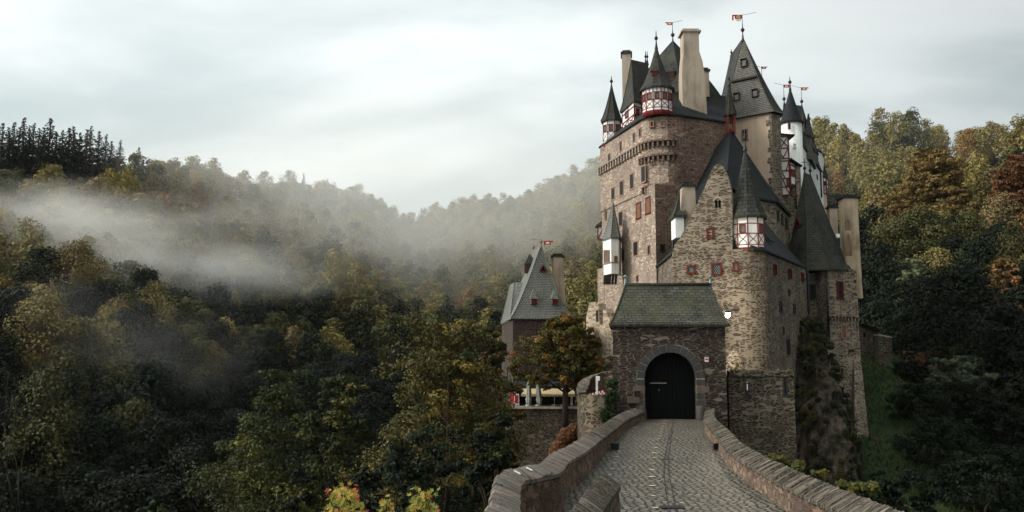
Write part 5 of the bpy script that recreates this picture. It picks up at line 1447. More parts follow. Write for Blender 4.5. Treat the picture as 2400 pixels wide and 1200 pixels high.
def parapet(name, label, pts, side, h_near, h_far, wid, big=0, rev=False):
    """side = +1: wall body lies to the right of the line; slanting slates on edge as coping"""
    root = thing(name, label, 'stone wall', (pts[0][0], pts[0][1], 0))
    HI = lambda y: float(np.interp(y, [18, 26, 38], [h_near[0], (h_near[0] + h_far[0]) / 2, h_far[0]])); HO = lambda y: float(np.interp(y, [18, 26, 38], [h_near[1], (h_near[1] + h_far[1]) / 2, h_far[1]]))
    q = resample(pts, .28); m = MB(); n = len(q)
    nr = []
    for i in range(n):
        d = (q[min(i+1, n-1)] - q[max(i-1, 0)]).normalized(); nr.append(Vector((d.y, -d.x, 0)) * side)
    u = 0; zz = lambda i: path_z(q[i].y)
    prof = lambda i: [q[i] + Vector((0, 0, -.3 + zz(i))) - nr[i] * .03, q[i] + Vector((0, 0, HI(q[i].y) * .5 + zz(i))) + nr[i] * random.uniform(-.015, .02), q[i] + Vector((0, 0, HI(q[i].y) + zz(i))) + nr[i] * .03, q[i] + nr[i] * (wid - .04) + Vector((0, 0, HO(q[i].y) + zz(i) - .06)), q[i] + nr[i] * (wid + .02) + Vector((0, 0, -12))]
    pr = [prof(i) for i in range(n)]; vs = [0, .4, .8, 1.3, 13]
    for i in range(n - 1):
        d = (q[i+1] - q[i]).length
        for k in range(4): m.face([pr[i][k], pr[i+1][k], pr[i+1][k+1], pr[i][k+1]] if side < 0 else [pr[i+1][k], pr[i][k], pr[i][k+1], pr[i+1][k+1]], 0,
                                  [(u, vs[k]), (u + d, vs[k]), (u + d, vs[k+1]), (u, vs[k+1])] if side < 0 else [(u + d, vs[k]), (u, vs[k]), (u, vs[k+1]), (u + d, vs[k+1])], k < 1)
        u += d
    for i in (0, n - 1): m.face(pr[i], 0)
    m.build('wall', M['parapet'], root)
    c = MB(); fine = resample(pts, .02); i = 0; N = len(fine); u = 0
    while i < N - 2:
        y = fine[i].y; wbig = big and y < big; h_in, h_out = HI(y), HO(y)
        w = random.uniform(.28, .62) if wbig else random.uniform(.05, .13); j = min(i + max(2, int(w / .02)), N - 1); mi = 1 if wbig else 0
        dz = random.uniform(-.012, .018) if wbig else random.uniform(-.014, .016); dw = random.uniform(-.015, .02); sec = []
        for q_ in (i, j):
            a = fine[max(q_ - 2, 0)]; b = fine[min(q_ + 2, N - 1)]; d = (b - a).normalized(); nn = Vector((d.y, -d.x, 0)) * side; p = fine[q_] + Vector((0, 0, path_z(y)))
            tl = (random.uniform(-.012, .012) if wbig else random.uniform(-.018, .018)); sk = d * random.uniform(-.02, .02)
            sec.append([p + nn * (e + dw * f) + Vector((0, 0, z + dz + tl * f)) + sk * f for e, z, f in ((.02, h_in - .10, 0), (-.035, h_in - .06, .5), (-.03, h_in + .02, .6), (wid * .3, h_in + (h_out - h_in) * .36 + .035, 1), (wid * .7, h_in + (h_out - h_in) * .75 + .04, 1), (wid * .97, h_out + .03, 1), (wid + .05, h_out - .05, .6), (wid + .03, h_out - .14, 0))])
        L = (fine[j] - fine[i]).length; v = 0
        for k in range(7):
            dv = (sec[0][k+1] - sec[0][k]).length; qd = [sec[0][k], sec[1][k], sec[1][k+1], sec[0][k+1]]; uv = [(u, v), (u + L, v), (u + L, v + dv), (u, v + dv)]
            if side > 0: qd, uv = qd[::-1], uv[::-1]
            c.face(qd, mi, uv); v += dv
        for e in (0, 1): c.face(sec[e], mi)
        u += L; i = j
    c.build('coping', [M['coping'], M['coping_slab']], root)
    return root
pr_ = parapet('parapet_wall', 'curving stone parapet with slanted slate coping, right side of cobbled bridge', RIGHT, -1, (.54, .80), (.44, .58), .46)
pl_ = parapet('parapet_wall', 'curving stone parapet with flat slab coping, left side of cobbled bridge', LEFT, 1, (.92, 1.10), (.42, .60), .46, big=29)
pn_ = parapet('parapet_wall', 'short stone parapet end standing in the foreground between two cobbled lanes', [(2.28, 18.5), (1.75, 16.3), (1.25, 13.6), (1.0, 10), (1.2, 6)], 1, (.76, .98), (.76, .98), .36)
def marks():
    m = MB(); WHITE = 0
    for px, py, l in ((1213, 1107, .2), (1241, 1099, .2)):
        Y = (1.07 - CZ) / (Z(py, 1) - CZ); c = Vector((X(px, py, Y), Y, 1.07)); m.obox(c, (.62, -.4, -.25), (.2, .2, .95), .17, .03, .045)
    m.build('trail_mark', paint('chalky paint', (188, 192, 190), .9), pl_)
marks()
def small_things():
    # floor spot boxes on both sides of the bridge
    for px, py, nm in ((1441, 1050, 'black floor spotlight box at the foot of the left bridge parapet'), (1681, 1051, 'black floor spotlight box at the foot of the right bridge parapet')):
        x, y = G(px, py + 4); s = 1 if px < 1500 else -1; t = thing('floor_spotlight', nm, 'lamp', (x, y, 0), 'floor spotlights on the bridge')
        m = MB(); m.obox((x, y, .12), (1, -.1 * s, 0), (0, -1, 0), .27, .2, .2, 0); m.obox((x - s * .0, y, .232), (1, -.1 * s, 0), (0, -1, 0), .31, .24, .025, 0); m.build('housing', M['iron'], t)
        m = MB(); m.obox((x + s * .137, y - .02, .12), (0, 1, 0), (s, 0, 0), .15, .012, .14, 0); m.build('lens', M['glass'], t)
    # scrap of white paper
    x, y = G(1706, 1084); m = MB(); m.face([(x - .1, y - .06, .03), (x + .08, y - .09, .05), (x + .12, y + .05, .03), (x + .02, y + .08, .09), (x - .09, y + .06, .04)], 0)
    m.face([(x - .1, y - .06, .022), (x - .09, y + .06, .022), (x + .12, y + .05, .022), (x + .08, y - .09, .022)], 0)
    props(m.build('paper_scrap', M['white']), 'scrap of white paper lying on cobbles by the right parapet', 'litter')
    # wall lamp on the gatehouse corner, switched on
    c = P(1705.5, 739, 50.2); t = thing('wall_lamp', 'lit white floodlight on the right eave corner of the gatehouse', 'lamp', c)
    T = NT('lit lamp'); e = T.n('Emission'); e.inputs[0].default_value = (1, .86, .62, 1); e.inputs[1].default_value = 14; T.L.new(e.outputs[0], T.out.inputs[0])
    m = MB(); m.lathe(c.x, c.y, [(0, c.z - .15), (.1, c.z - .11), (.15, c.z), (.1, c.z + .11), (0, c.z + .15)], 12); b = m.build('bulb', T.m, t)
    m = MB(); m.lathe(c.x, c.y, [(.06, c.z + .15), (.17, c.z + .13), (.12, c.z + .24), (.03, c.z + .28)], 12); m.tube([(c.x, c.y, c.z + .22), (c.x - .1, c.y + .1, c.z + .3), (c.x - 1.2, c.y + .1, c.z + .2)], .03, 6); m.build('bracket', M['iron'], t)
    L = bpy.data.lights.new('lamp_light', 'POINT'); L.energy = 650; L.color = (1, .86, .62); L.shadow_soft_size = .16
    lo = bpy.data.objects.new('lamp_light', L); COL.objects.link(lo); lo.location = (.2, .5, -.05); lo.parent = t
    # red and white direction boards on the drum wall platform
    z0 = Z(927, 45.6); t = thing('warning_sign', 'white post with red and white striped board standing behind curved wall', 'sign', P(1398, 922, 46.0))
    m = MB(); x = X(1399, 900, 46); zt = Z(881, 46); m.box(x - .05, x + .05, 45.97, 46.03, z0 - .3, zt); m.box(x + .04, x + .16, 45.965, 46.0, zt - .25, zt - .02); m.build('post', M['white'], t)
    m = MB()
    for k in range(10):
        a = X(1380, 910, 46) + k * .085; h = .32 + .2 * (k / 9); z_ = z0 - .25
        if abs(a - x) < .06: continue
        for s in range(4): m.box(a, a + .08, 45.98 + .0, 46.0, z_ + h * s / 4, z_ + h * (s + 1) / 4 - .002, (s + k) % 2)
    m.build('striped_board', [M['flag_red'], M['flag_white']], t)
    # red hose on the meadow
    q = [P(2040, 977, 70.0), P(2050, 978, 69.4), P(2060, 980, 68.9), P(2070, 984, 68.5)]
    for p in q: p.z = float(terrain(np.array([p.x]), np.array([p.y]))[0]) + .16
    m = MB(); m.tube(q, .05, 7); props(m.build('red_pipe', paint('faded red plastic', (132, 70, 62))), 'pale red pipe lying on the grass at the tower foot', 'pipe')
    m = MB(); q = [P(2000, 1103, 52), P(2014, 1105, 52), P(2024, 1116, 51.5)]
    for p in q: p.z = float(terrain(np.array([p.x]), np.array([p.y]))[0]) + .2
    m.tube(q, .05, 6); props(m.build('fallen_branch', M['trunk_pale']), 'bare pale branch lying on the dark slope below the meadow', 'branch')
small_things()

# ================================================================== TERRACE WITH KIOSK
def build_terrace():
    zt = Z(957, 69.0)
    root = thing('terrace_wall', 'low stone retaining wall with pale coping below the cafe terrace', 'stone wall', (P2(1280, 960, 69)[0], 69, -6))
    x0, x1 = X(1196, 960, 69), X(1372, 960, 69)
    m = MB(); m.prism([(x0, 68.6), (x1 + 1, 68.3), (x1 + 1, 79), (x0 - .4, 79)], -12, zt); m.build('wall', M['bastion'], root)
    m = MB()
    x = x0 - .2
    while x < x1 + .8: w = random.uniform(.5, .9); m.box(x, x + w - .015, 68.25, 68.8, zt + .002, zt + .14 + random.uniform(-.02, .02)); x += w
    m.build('coping', M['chimney'], root)
    k = thing('kiosk', 'low white and red kiosk with dark roof and beige awning on terrace', 'kiosk', (X(1275, 930, 73), 73, zt))
    a, b = X(1207, 930, 72), X(1352, 930, 72); ze = Z(906, 72)
    m = MB(); m.prism([(a, 74.5), (b, 74.5), (b, 77), (a, 77)], zt - .2, ze); m.build('wall', M['iron'], k)
    m = MB(); m.loft([(a, 73.0), (b + .2, 73.0), (b + .2, 77.4), (a, 77.4)], [(a + .6, 75.5), (b - .4, 75.5), (b - .4, 76), (a + .6, 76)], ze, Z(883, 75), 1, .2, 3); m.build('roof', M['slate_dark'], k)
    m = MB(); A0, A1 = X(1221, 915, 72), X(1346, 915, 72); za, zb = Z(908, 73), Z(924, 71.3)
    nseg = 26
    for i in range(nseg):
        u0, u1 = A0 + (A1 - A0) * i / nseg, A0 + (A1 - A0) * (i + 1) / nseg
        m.face([(u0, 71.2, zb), (u1, 71.2, zb), (u1, 73.4, za), (u0, 73.4, za)], 0); m.face([(u0, 71.2, zb + .03), (u1, 71.2, zb + .03), (u1, 73.4, za + .03), (u0, 73.4, za + .03)], 0); m.face([(u0, 71.2, zb - .16 - .03 * (i % 2)), (u1, 71.2, zb - .16 - .03 * (i % 2)), (u1, 71.2, zb + .03), (u0, 71.2, zb + .03)], 0)
    m.build('awning', paint('beige awning', (176, 156, 118), .9, .3), k)
    m = MB(); s0, s1 = X(1205, 925, 72), X(1217, 925, 72); m.box(s0, s1, 72.6, 74.6, zt, Z(907, 72.6), 0)
    for py0, py1 in ((906, 911), (926, 945)): m.box(s0 + (.05 if py0 > 920 else 0), s1 - (.1 if py0 > 920 else 0), 72.56, 72.6, Z(py1, 72.6), Z(py0, 72.6) - .002, 1)
    m.box(X(1196, 930, 72), X(1203, 930, 72), 72.9, 73.0, Z(945, 72.8), Z(922, 72.8), 1); m.build('shutter', [M['white'], M['flag_red']], k)
    m = MB(); m.box(X(1338, 930, 72), X(1343, 930, 72), 72.4, 72.5, zt, Z(930, 72)); m.build('menu_board', M['white'], k)
    # folded parasols
    fab = paint('grey green canvas', (148, 152, 138), .9, .3)
    for px, lab, lean in ((1239, 'folded pale parasol on the terrace, the left one of two', 0), (1259.5, 'folded pale parasol on the terrace, the right one of two', .08)):
        x = X(px, 930, 70.2); t = thing('parasol', lab, 'parasol', (x, 70.2, zt), 'folded parasols on the terrace')
        z0, z1 = Z(946, 70.2), Z(888, 70.2); m = MB(); n = 16; rs = []
        for f in np.linspace(0, 1, 12):
            r = .03 + .23 * (f ** .6) * (1 if f < .8 else 1 - (f - .8) * 2.2); z = z1 + (z0 - z1) * f
            if abs(f - .72) < .06: r *= .7
            rs.append([(x + lean * f * 2 + r * (1 + .28 * math.cos(5 * 2 * math.pi * i / n + f)) * math.cos(2 * math.pi * i / n), 70.2 + r * (1 + .28 * math.cos(5 * 2 * math.pi * i / n)) * math.sin(2 * math.pi * i / n), z) for i in range(n)])
        m.rings(rs, 0, True); m.build('canopy', fab, t)
        m = MB(); m.tube([(x + lean, 70.2, zt), (x + lean, 70.2, z0 + .1)], .035, 7); m.tube([(x, 70.2, z1), (x, 70.2, z1 + .1)], .02, 6); m.lathe(x + lean, 70.2, [(.3, zt + .12), (.3, zt + .2), (.06, zt + .26)], 12); m.build('pole', M['zinc'], t)
    for px, lab in ((1299.5, 'tall round bistro table under the awning, left of two'), (1319, 'tall round bistro table under the awning, right of two')):
        x = X(px, 930, 70.6); t = thing('bistro_table', lab, 'table', (x, 70.6, zt), 'bistro tables on the terrace'); zz = Z(926, 70.6)
        m = MB(); m.lathe(x, 70.6, [(0, zz), (.36, zz), (.36, zz + .04), (0, zz + .04)], 18, smooth=False); m.build('tabletop', M['chimney'], t)
        m = MB(); m.tube([(x, 70.6, zt + .14), (x, 70.6, zz)], .03, 7); m.lathe(x, 70.6, [(.28, zt + .13), (.26, zt + .18), (.03, zt + .2)], 14); m.build('base', M['zinc'], t)
build_terrace()

# ================================================================== VEGETATION
def rand_dirs(n):
    v = RNG.normal(size=(n, 3)); return v / np.linalg.norm(v, axis=1)[:, None]
def leaf_quads(C, Nn, S, asp=.62):
    n = len(C); r = rand_dirs(n); t = np.cross(Nn, r); t /= np.maximum(np.linalg.norm(t, axis=1), 1e-6)[:, None]; b = np.cross(Nn, t)
    S = S[:, None]; bend = Nn * S * .12
    return np.stack([C - t * S * .5, C + b * S * .5 * asp + bend, C + t * S * .55, C - b * S * .5 * asp + bend], 1).reshape(-1, 3)
def cluster_leaves(cc, rc, n, size, up=.35, flat=.72):
    """n leaves in the outer shell of a clump"""
    d = rand_dirs(n); d[:, 2] += .25; d /= np.linalg.norm(d, axis=1)[:, None]
    rad = rc * (RNG.random(n) ** .3) * (1 + .10 * RNG.normal(size=n))
    off = d * rad[:, None]; off[:, 2] *= flat
    N = d * .8 + rand_dirs(n) * .65; N[:, 2] += up; N /= np.linalg.norm(N, axis=1)[:, None]
    return cc + off, N, size * RNG.uniform(.6, 1.35, n)
def crown_clumps(H, R, n, base=.34, shape=1.0, squash=1.0, rad=(.24, .40)):
    """clump centres filling an uneven ovoid crown"""
    out = []
    ph = RNG.uniform(0, 6.28, 4)
    for k in range(n):
        f = (k + .5) / n; a = k * 2.39996 + RNG.uniform(-.35, .35); hz = base + (1 - base) * (f ** .92)
        prof = math.sin(math.pi * min(1, (.14 + .86 * f) ** .8) * .93 + .16) ** .75 if f < 1 else .2
        lob = 1 + .22 * math.sin(2 * a + ph[0]) + .13 * math.sin(3 * a + ph[1] + f * 4)
        rr = R * max(.1, prof) * lob * RNG.uniform(.45, .98)
        out.append((rr * math.cos(a), rr * math.sin(a) * squash, H * hz + RNG.uniform(-.05, .03) * H, R * RNG.uniform(*rad) * (1.0 if f < .85 else .8)))
    return np.array(out)
def far_tree_arrays(H, R, ncl, nl, size):
    cl = crown_clumps(H * .94, R * .86, ncl, .2, rad=(.44, .64)); V = []; rnd = []
    for c in cl:
        C, N, S = cluster_leaves(c[:3], c[3], nl, size); V.append(leaf_quads(C, N, S)); rnd.append(np.clip(RNG.random() * .45 + RNG.random(nl) * .3, 0, 1))
    return np.concatenate(V), np.concatenate(rnd)
def conifer_arrays(H, R, tiers, per, size):
    V = []; rnd = []
    for k in range(tiers):
        f = k / (tiers - 1); z = H * (.22 + .78 * f); r = R * (1 - f) ** .8 * RNG.uniform(.75, 1.15) + .25
        nb = max(4, int(9 * (1 - f) + 4))
        for b in range(nb):
            a = RNG.uniform(0, 6.28); z = H * (.22 + .78 * f) + RNG.uniform(-.6, .6) * H / tiers * (1 - f); L = r * RNG.uniform(.5, 1.15); n = max(3, int(per * L / R))
            u = RNG.random(n) ** .7; C = np.column_stack([np.cos(a) * L * u, np.sin(a) * L * u, z - .25 * L * u + .1 * L * u * u]) + RNG.normal(0, .1, (n, 3)) * size
            N = rand_dirs(n) * 1.2 + np.array([0, -.3, .6]); N /= np.linalg.norm(N, axis=1)[:, None]
            V.append(leaf_quads(C, N, size * RNG.uniform(.6, 1.3, n), .45)); rnd.append(RNG.random(n))
    return np.concatenate(V), np.concatenate(rnd)
def quads(n, off=0): return np.arange(n * 4).reshape(-1, 4) + off
def trunk_mb(H, r, limbs=(), lean=(0, 0)):
    m = MB(); m.tube([(0, 0, -1.0), (lean[0] * .3, lean[1] * .3, H * .3), (lean[0], lean[1], H * .68)], [r, r * .78, r * .3], 8)
    for p0, p1 in limbs:
        p0 = Vector(p0); p1 = Vector(p1); mid = (p0 + p1) / 2 + Vector((random.uniform(-.3, .3), random.uniform(-.3, .3), .25)); m.tube([p0, mid, p1], [r * .42, r * .26, r * .06], 6)
    return m
LEAF = {
 'deep':   leaf('valley shade green foliage', (19, 26, 17), (31, 37, 21), (24, 30, 22)),  # valley shade put into a near-black leaf colour
 'green':  leaf('green foliage', (62, 62, 34), (86, 82, 44), (70, 68, 42)),
 'olive':  leaf('olive foliage', (106, 94, 50), (134, 116, 63), (110, 97, 62)),
 'gold':   leaf('gold foliage', (124, 106, 54), (150, 126, 64), (114, 98, 56)),
 'brown':  leaf('brown foliage', (106, 88, 58), (130, 107, 71), (98, 84, 58)),
 'rust':   leaf('rust foliage', (112, 76, 42), (132, 92, 50), (102, 78, 46)),
 'spruce': leaf('spruce needles', (34, 42, 32), (48, 56, 40), (40, 48, 36), .1)}
HUE_WORD = {'deep': 'dark green', 'green': 'mid green', 'olive': 'olive green', 'gold': 'golden yellow', 'brown': 'brown leaved', 'rust': 'rust orange'}
def hue_for(px, py, rnd):  # darker leaves lower down, paler above: shade and light put into leaf colour
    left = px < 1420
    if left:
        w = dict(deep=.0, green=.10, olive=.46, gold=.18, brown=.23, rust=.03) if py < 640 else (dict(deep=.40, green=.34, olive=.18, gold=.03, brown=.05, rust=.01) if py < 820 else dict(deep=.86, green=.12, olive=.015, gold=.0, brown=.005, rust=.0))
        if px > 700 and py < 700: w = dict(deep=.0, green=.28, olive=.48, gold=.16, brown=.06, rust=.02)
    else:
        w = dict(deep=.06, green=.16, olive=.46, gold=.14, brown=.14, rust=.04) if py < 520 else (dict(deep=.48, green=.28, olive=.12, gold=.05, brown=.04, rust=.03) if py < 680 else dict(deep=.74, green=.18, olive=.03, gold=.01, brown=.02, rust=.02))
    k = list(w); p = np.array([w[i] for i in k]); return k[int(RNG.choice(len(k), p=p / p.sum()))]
def build_forest():
    # candidate positions on a jittered grid
    pts = []; step = 5.5
    for y in np.arange(42, 470, step):
        for x in np.arange(-360, 330, step):
            xx = x + RNG.uniform(-.46, .46) * step; yy = y + RNG.uniform(-.46, .46) * step; pts.append((xx, yy))
    p = np.array(pts); px = 1200 + F * p[:, 0] / p[:, 1]; r = np.hypot(p[:, 0], p[:, 1])
    ok = (px > -160) & (px < 2560)
    R = np.interp(px, RIDGE[:, 0], RIDGE[:, 2]); ok &= r < R + 14
    def dist(L):
        b = np.full(len(p), 1e9)
        for i in range(len(L) - 1):
            a, c = L[i], L[i+1]; dx, dy = c[0] - a[0], c[1] - a[1]; t = np.clip(((p[:, 0] - a[0]) * dx + (p[:, 1] - a[1]) * dy) / (dx * dx + dy * dy), 0, 1); b = np.minimum(b, np.hypot(p[:, 0] - a[0] - t * dx, p[:, 1] - a[1] - t * dy))
        return b
    ok &= dist(SPUR) > np.where(p[:, 1] < 60, 26, 22); ok &= dist(MEAD) > 13
    ok &= ~((px > 1420) & (px < 1890) & (r > 110))            # hidden behind the castle
    ok &= ~((px < 1240) & (r < 78)); ok &= ~((px > 2000) & (p[:, 1] < 62))
    p = p[ok]; r = r[ok]; px = px[ok]; z = terrain(p[:, 0], p[:, 1])
    py = 820 - (z + 9 - CZ) / p[:, 1] * F
    vis = py < 1290; p, r, px, z, py = p[vis], r[vis], px[vis], z[vis], py[vis]
    near = np.argsort(r); NTH = 285
    protos = {h: [] for h in HUE_WORD}
    dims = [(13.5, 4.3), (15, 4.8), (12.5, 4.2)]
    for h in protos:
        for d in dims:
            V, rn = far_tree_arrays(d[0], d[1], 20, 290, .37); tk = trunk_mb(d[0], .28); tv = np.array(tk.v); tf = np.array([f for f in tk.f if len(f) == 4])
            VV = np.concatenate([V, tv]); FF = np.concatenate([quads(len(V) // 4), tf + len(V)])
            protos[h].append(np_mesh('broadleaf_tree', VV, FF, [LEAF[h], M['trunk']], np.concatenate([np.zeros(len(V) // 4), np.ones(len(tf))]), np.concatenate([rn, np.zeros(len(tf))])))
    for i in near[:NTH]:
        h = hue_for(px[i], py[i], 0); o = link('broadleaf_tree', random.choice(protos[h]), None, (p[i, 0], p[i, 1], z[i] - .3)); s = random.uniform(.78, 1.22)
        o.scale = (s * random.uniform(.9, 1.15), s * random.uniform(.9, 1.15), s * random.uniform(.85, 1.15)); o.rotation_euler = (0, 0, random.uniform(0, 6.28))
        where = 'left wooded slope' if px[i] < 1420 else 'right wooded slope'
        g = HUE_WORD[h] + ' trees on the lower ' + where; props(o, HUE_WORD[h] + ' broadleaf tree in the forest low on the ' + where, 'tree', g)
    # everything farther off: one mass of wood
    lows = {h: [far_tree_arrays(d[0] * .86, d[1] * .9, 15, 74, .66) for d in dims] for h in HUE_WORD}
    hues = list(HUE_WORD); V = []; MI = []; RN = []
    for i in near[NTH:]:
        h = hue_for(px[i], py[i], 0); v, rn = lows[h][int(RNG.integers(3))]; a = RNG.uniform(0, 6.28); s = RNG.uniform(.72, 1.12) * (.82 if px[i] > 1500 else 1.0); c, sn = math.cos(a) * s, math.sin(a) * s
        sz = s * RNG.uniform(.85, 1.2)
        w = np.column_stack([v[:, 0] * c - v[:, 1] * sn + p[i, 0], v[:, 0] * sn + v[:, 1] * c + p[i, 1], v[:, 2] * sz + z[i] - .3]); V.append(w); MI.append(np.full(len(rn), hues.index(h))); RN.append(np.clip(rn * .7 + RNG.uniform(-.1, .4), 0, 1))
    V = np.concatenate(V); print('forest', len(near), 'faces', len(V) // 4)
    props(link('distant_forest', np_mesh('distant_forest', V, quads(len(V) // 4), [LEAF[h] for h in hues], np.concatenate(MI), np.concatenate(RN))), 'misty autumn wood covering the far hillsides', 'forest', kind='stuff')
    # spruces on the left ridge
    pr = []
    for H, R in ((22, 4.4), (19, 4.0), (24, 4.2)):
        v, rn = conifer_arrays(H, R, 46, 26, .55); tk = trunk_mb(H * 1.42, .3); tv = np.array(tk.v); tf = np.array([f for f in tk.f if len(f) == 4])
        pr.append((H, np_mesh('spruce_tree', np.concatenate([v, tv]), np.concatenate([quads(len(v) // 4), tf + len(v)]), [LEAF['spruce'], M['trunk']], np.concatenate([np.zeros(len(v) // 4), np.ones(len(tf))]), np.concatenate([rn, np.zeros(len(tf))]))))
    tips = [(-14, 282), (8, 290), (22, 300), (35, 288), (47, 300), (58, 277), (70, 296), (81, 290), (93, 302), (104, 300), (119, 279), (133, 312), (148, 306), (163, 301), (174, 298), (188, 312), (205, 305), (214, 297), (233, 309), (250, 316), (262, 332), (283, 329), (326, 346), (690, 402), (712, 405), (768, 418)]
    for k, (x_, y_) in enumerate(tips):
        Rr = float(np.interp(x_, RIDGE[:, 0], RIDGE[:, 2])) + random.uniform(-5, 6); far = x_ > 400; a = (x_ - 1200) / F; Y = Rr / math.hypot(1, a); top = P(x_, y_, Y); H, me = random.choice(pr)
        gz = float(terrain(np.array([top.x]), np.array([top.y]))[0]); hh = max(6, top.z - gz + .5)
        o = link('spruce_tree', me, None, (top.x, top.y, gz - .5)); s = hh / H; o.scale = (max(s, .62) * (1.1 if not far else .7), max(s, .62) * (1.1 if not far else .7), s); o.rotation_euler = (0, 0, random.uniform(0, 6.28))
        if x_ == 283: lab, g = 'dark spruce standing free at the right end of the spruce row, left ridge', None
        elif x_ == 326: lab, g = 'smallest lone spruce just right of the spruce row on left ridge', None
        elif far: lab, g = 'small hazy conifer breaking the skyline right of the left ridge', 'small conifers on the hazy skyline'
        else: lab, g = 'tall dark spruce in the dense row on the left ridge', 'spruces in the row on the left ridge'
        props(o, lab, 'tree', g)
build_forest()
def big_tree(name, label, px, py_top, Y, width_m, zbase, leafmats, ncl, sub, nl, size, trunks=1, group=None, squash=1.0, base=.2, tr=.28, trunk='trunk', rad=(.28, .46)):
    top = P(px, py_top, Y); zb = zbase if zbase is not None else float(terrain(np.array([top.x]), np.array([Y]))[0]); H = top.z - zb; R = width_m / 2
    root = thing(name, label, 'tree', (top.x, Y, zb), group)
    cl = crown_clumps(H * .96, R * .92, ncl, base, squash=squash, rad=rad); V = []; rn = []; MI = []
    for c in cl:
        mi = 0 if RNG.random() < .72 else int(RNG.integers(len(leafmats)))
        d = rand_dirs(sub); d[:, 2] = d[:, 2] * .7 + .12; rad = c[3] * (.35 + .75 * RNG.random(sub))
        for k in range(sub):
            cc = c[:3] + d[k] * rad[k]; C, N, S = cluster_leaves(cc, c[3] * RNG.uniform(.28, .46), nl, size, .4, .6); V.append(leaf_quads(C, N, S)); b = RNG.random() * .5; rn.append(np.clip(b + RNG.random(nl) * .5, 0, 1)); MI.append(np.full(nl, mi if RNG.random() < .8 else int(RNG.integers(len(leafmats)))))
    V = np.concatenate(V); V[:, 2] = np.minimum(V[:, 2], H + .2)
    me = np_mesh('crown', V, quads(len(V) // 4), leafmats, np.concatenate(MI), np.concatenate(rn)); o = link('crown', me, root); o.location = (0, 0, 0)
    m = MB(); stems = []
    for k in range(trunks):
        a = k * 2.4; ln = (R * .28 * math.cos(a), R * .28 * math.sin(a)) if trunks > 1 else (.2, .1); s0 = (ln[0] * .3, ln[1] * .3); stems.append((s0, ln))
        m.tube([(s0[0] * .6, s0[1] * .6, -1.2), (s0[0], s0[1], H * .2), (ln[0], ln[1], H * .5), (ln[0] * 1.5, ln[1] * 1.5, H * .82)], [tr, tr * .8, tr * .5, tr * .12], 9)
    for c in cl[::2]:
        s0, ln = stems[int(RNG.integers(trunks))]; f = max(.18, min(.72, c[2] / H - .22)); p0 = Vector((s0[0] + (ln[0] - s0[0]) * min(1, f / .5), s0[1] + (ln[1] - s0[1]) * min(1, f / .5), H * f)); p1 = Vector(c[:3]); mid = (p0 + p1) / 2 + Vector((0, 0, .12 * (p1 - p0).length)); m.tube([p0, mid, p1], [tr * .34, tr * .22, .02], 6)
    t = m.build('trunk', M[trunk], root); t.location = (0, 0, 0)
    return root
lf = lambda n, a, b, c, tr=.25: leaf(n, a, b, c, tr, .45)
ASH = [lf('ash leaves', (56, 53, 26), (84, 74, 35), (68, 63, 36), .12), lf('ash leaves yellowing', (104, 88, 38), (132, 108, 46), (92, 80, 40), .15), lf('ash leaves green', (42, 48, 24), (62, 66, 32), (52, 56, 32), .12)]
OAK = [lf('oak leaves', (40, 48, 23), (64, 68, 32), (50, 56, 31), .12), lf('oak leaves light', (80, 80, 36), (106, 100, 45), (74, 76, 38), .15)]
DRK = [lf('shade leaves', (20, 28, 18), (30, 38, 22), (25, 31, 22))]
MAP = [lf('maple olive', (58, 60, 27), (88, 80, 34), (78, 68, 31), .2), lf('maple gold', (120, 90, 34), (150, 112, 42), (104, 84, 36), .25), lf('maple orange', (124, 76, 32), (146, 92, 38), (104, 76, 34), .25)]
big_tree('ash_tree', 'big spreading ash with yellowing top in front of the slate roofed house', 1050, 738, 54, 11.6, None, ASH, 60, 12, 80, .2, 3, tr=.3)
big_tree('ash_tree', 'slimmer ash reaching up beside the slate roofed house, right of big ash', 1150, 737, 60, 5.8, None, ASH, 32, 10, 70, .21, 2, tr=.22)
big_tree('oak_tree', 'green oak with light tips low on the left, nearest the valley', 640, 872, 62, 12.0, None, OAK, 54, 11, 72, .22, 2)
big_tree('oak_tree', 'narrow green oak standing between the low left oak and the big ash', 800, 832, 58, 7.8, None, OAK, 40, 11, 72, .22, 1)
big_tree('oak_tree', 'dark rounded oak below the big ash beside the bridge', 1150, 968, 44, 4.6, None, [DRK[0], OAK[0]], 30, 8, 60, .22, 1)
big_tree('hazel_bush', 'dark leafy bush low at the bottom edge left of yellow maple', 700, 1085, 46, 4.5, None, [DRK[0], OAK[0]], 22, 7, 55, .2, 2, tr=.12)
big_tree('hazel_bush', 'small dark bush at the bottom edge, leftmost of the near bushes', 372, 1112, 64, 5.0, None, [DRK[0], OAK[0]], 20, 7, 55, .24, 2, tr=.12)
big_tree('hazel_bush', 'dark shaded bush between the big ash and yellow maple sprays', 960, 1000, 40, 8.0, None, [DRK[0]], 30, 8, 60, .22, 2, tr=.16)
big_tree('maple_tree', 'orange tinted round maple on the terrace left of the gatehouse', 1322, 738, 68, 7.6, -1.1, MAP, 52, 12, 74, .18, 1, rad=(.18, .36), base=.30, tr=.27)
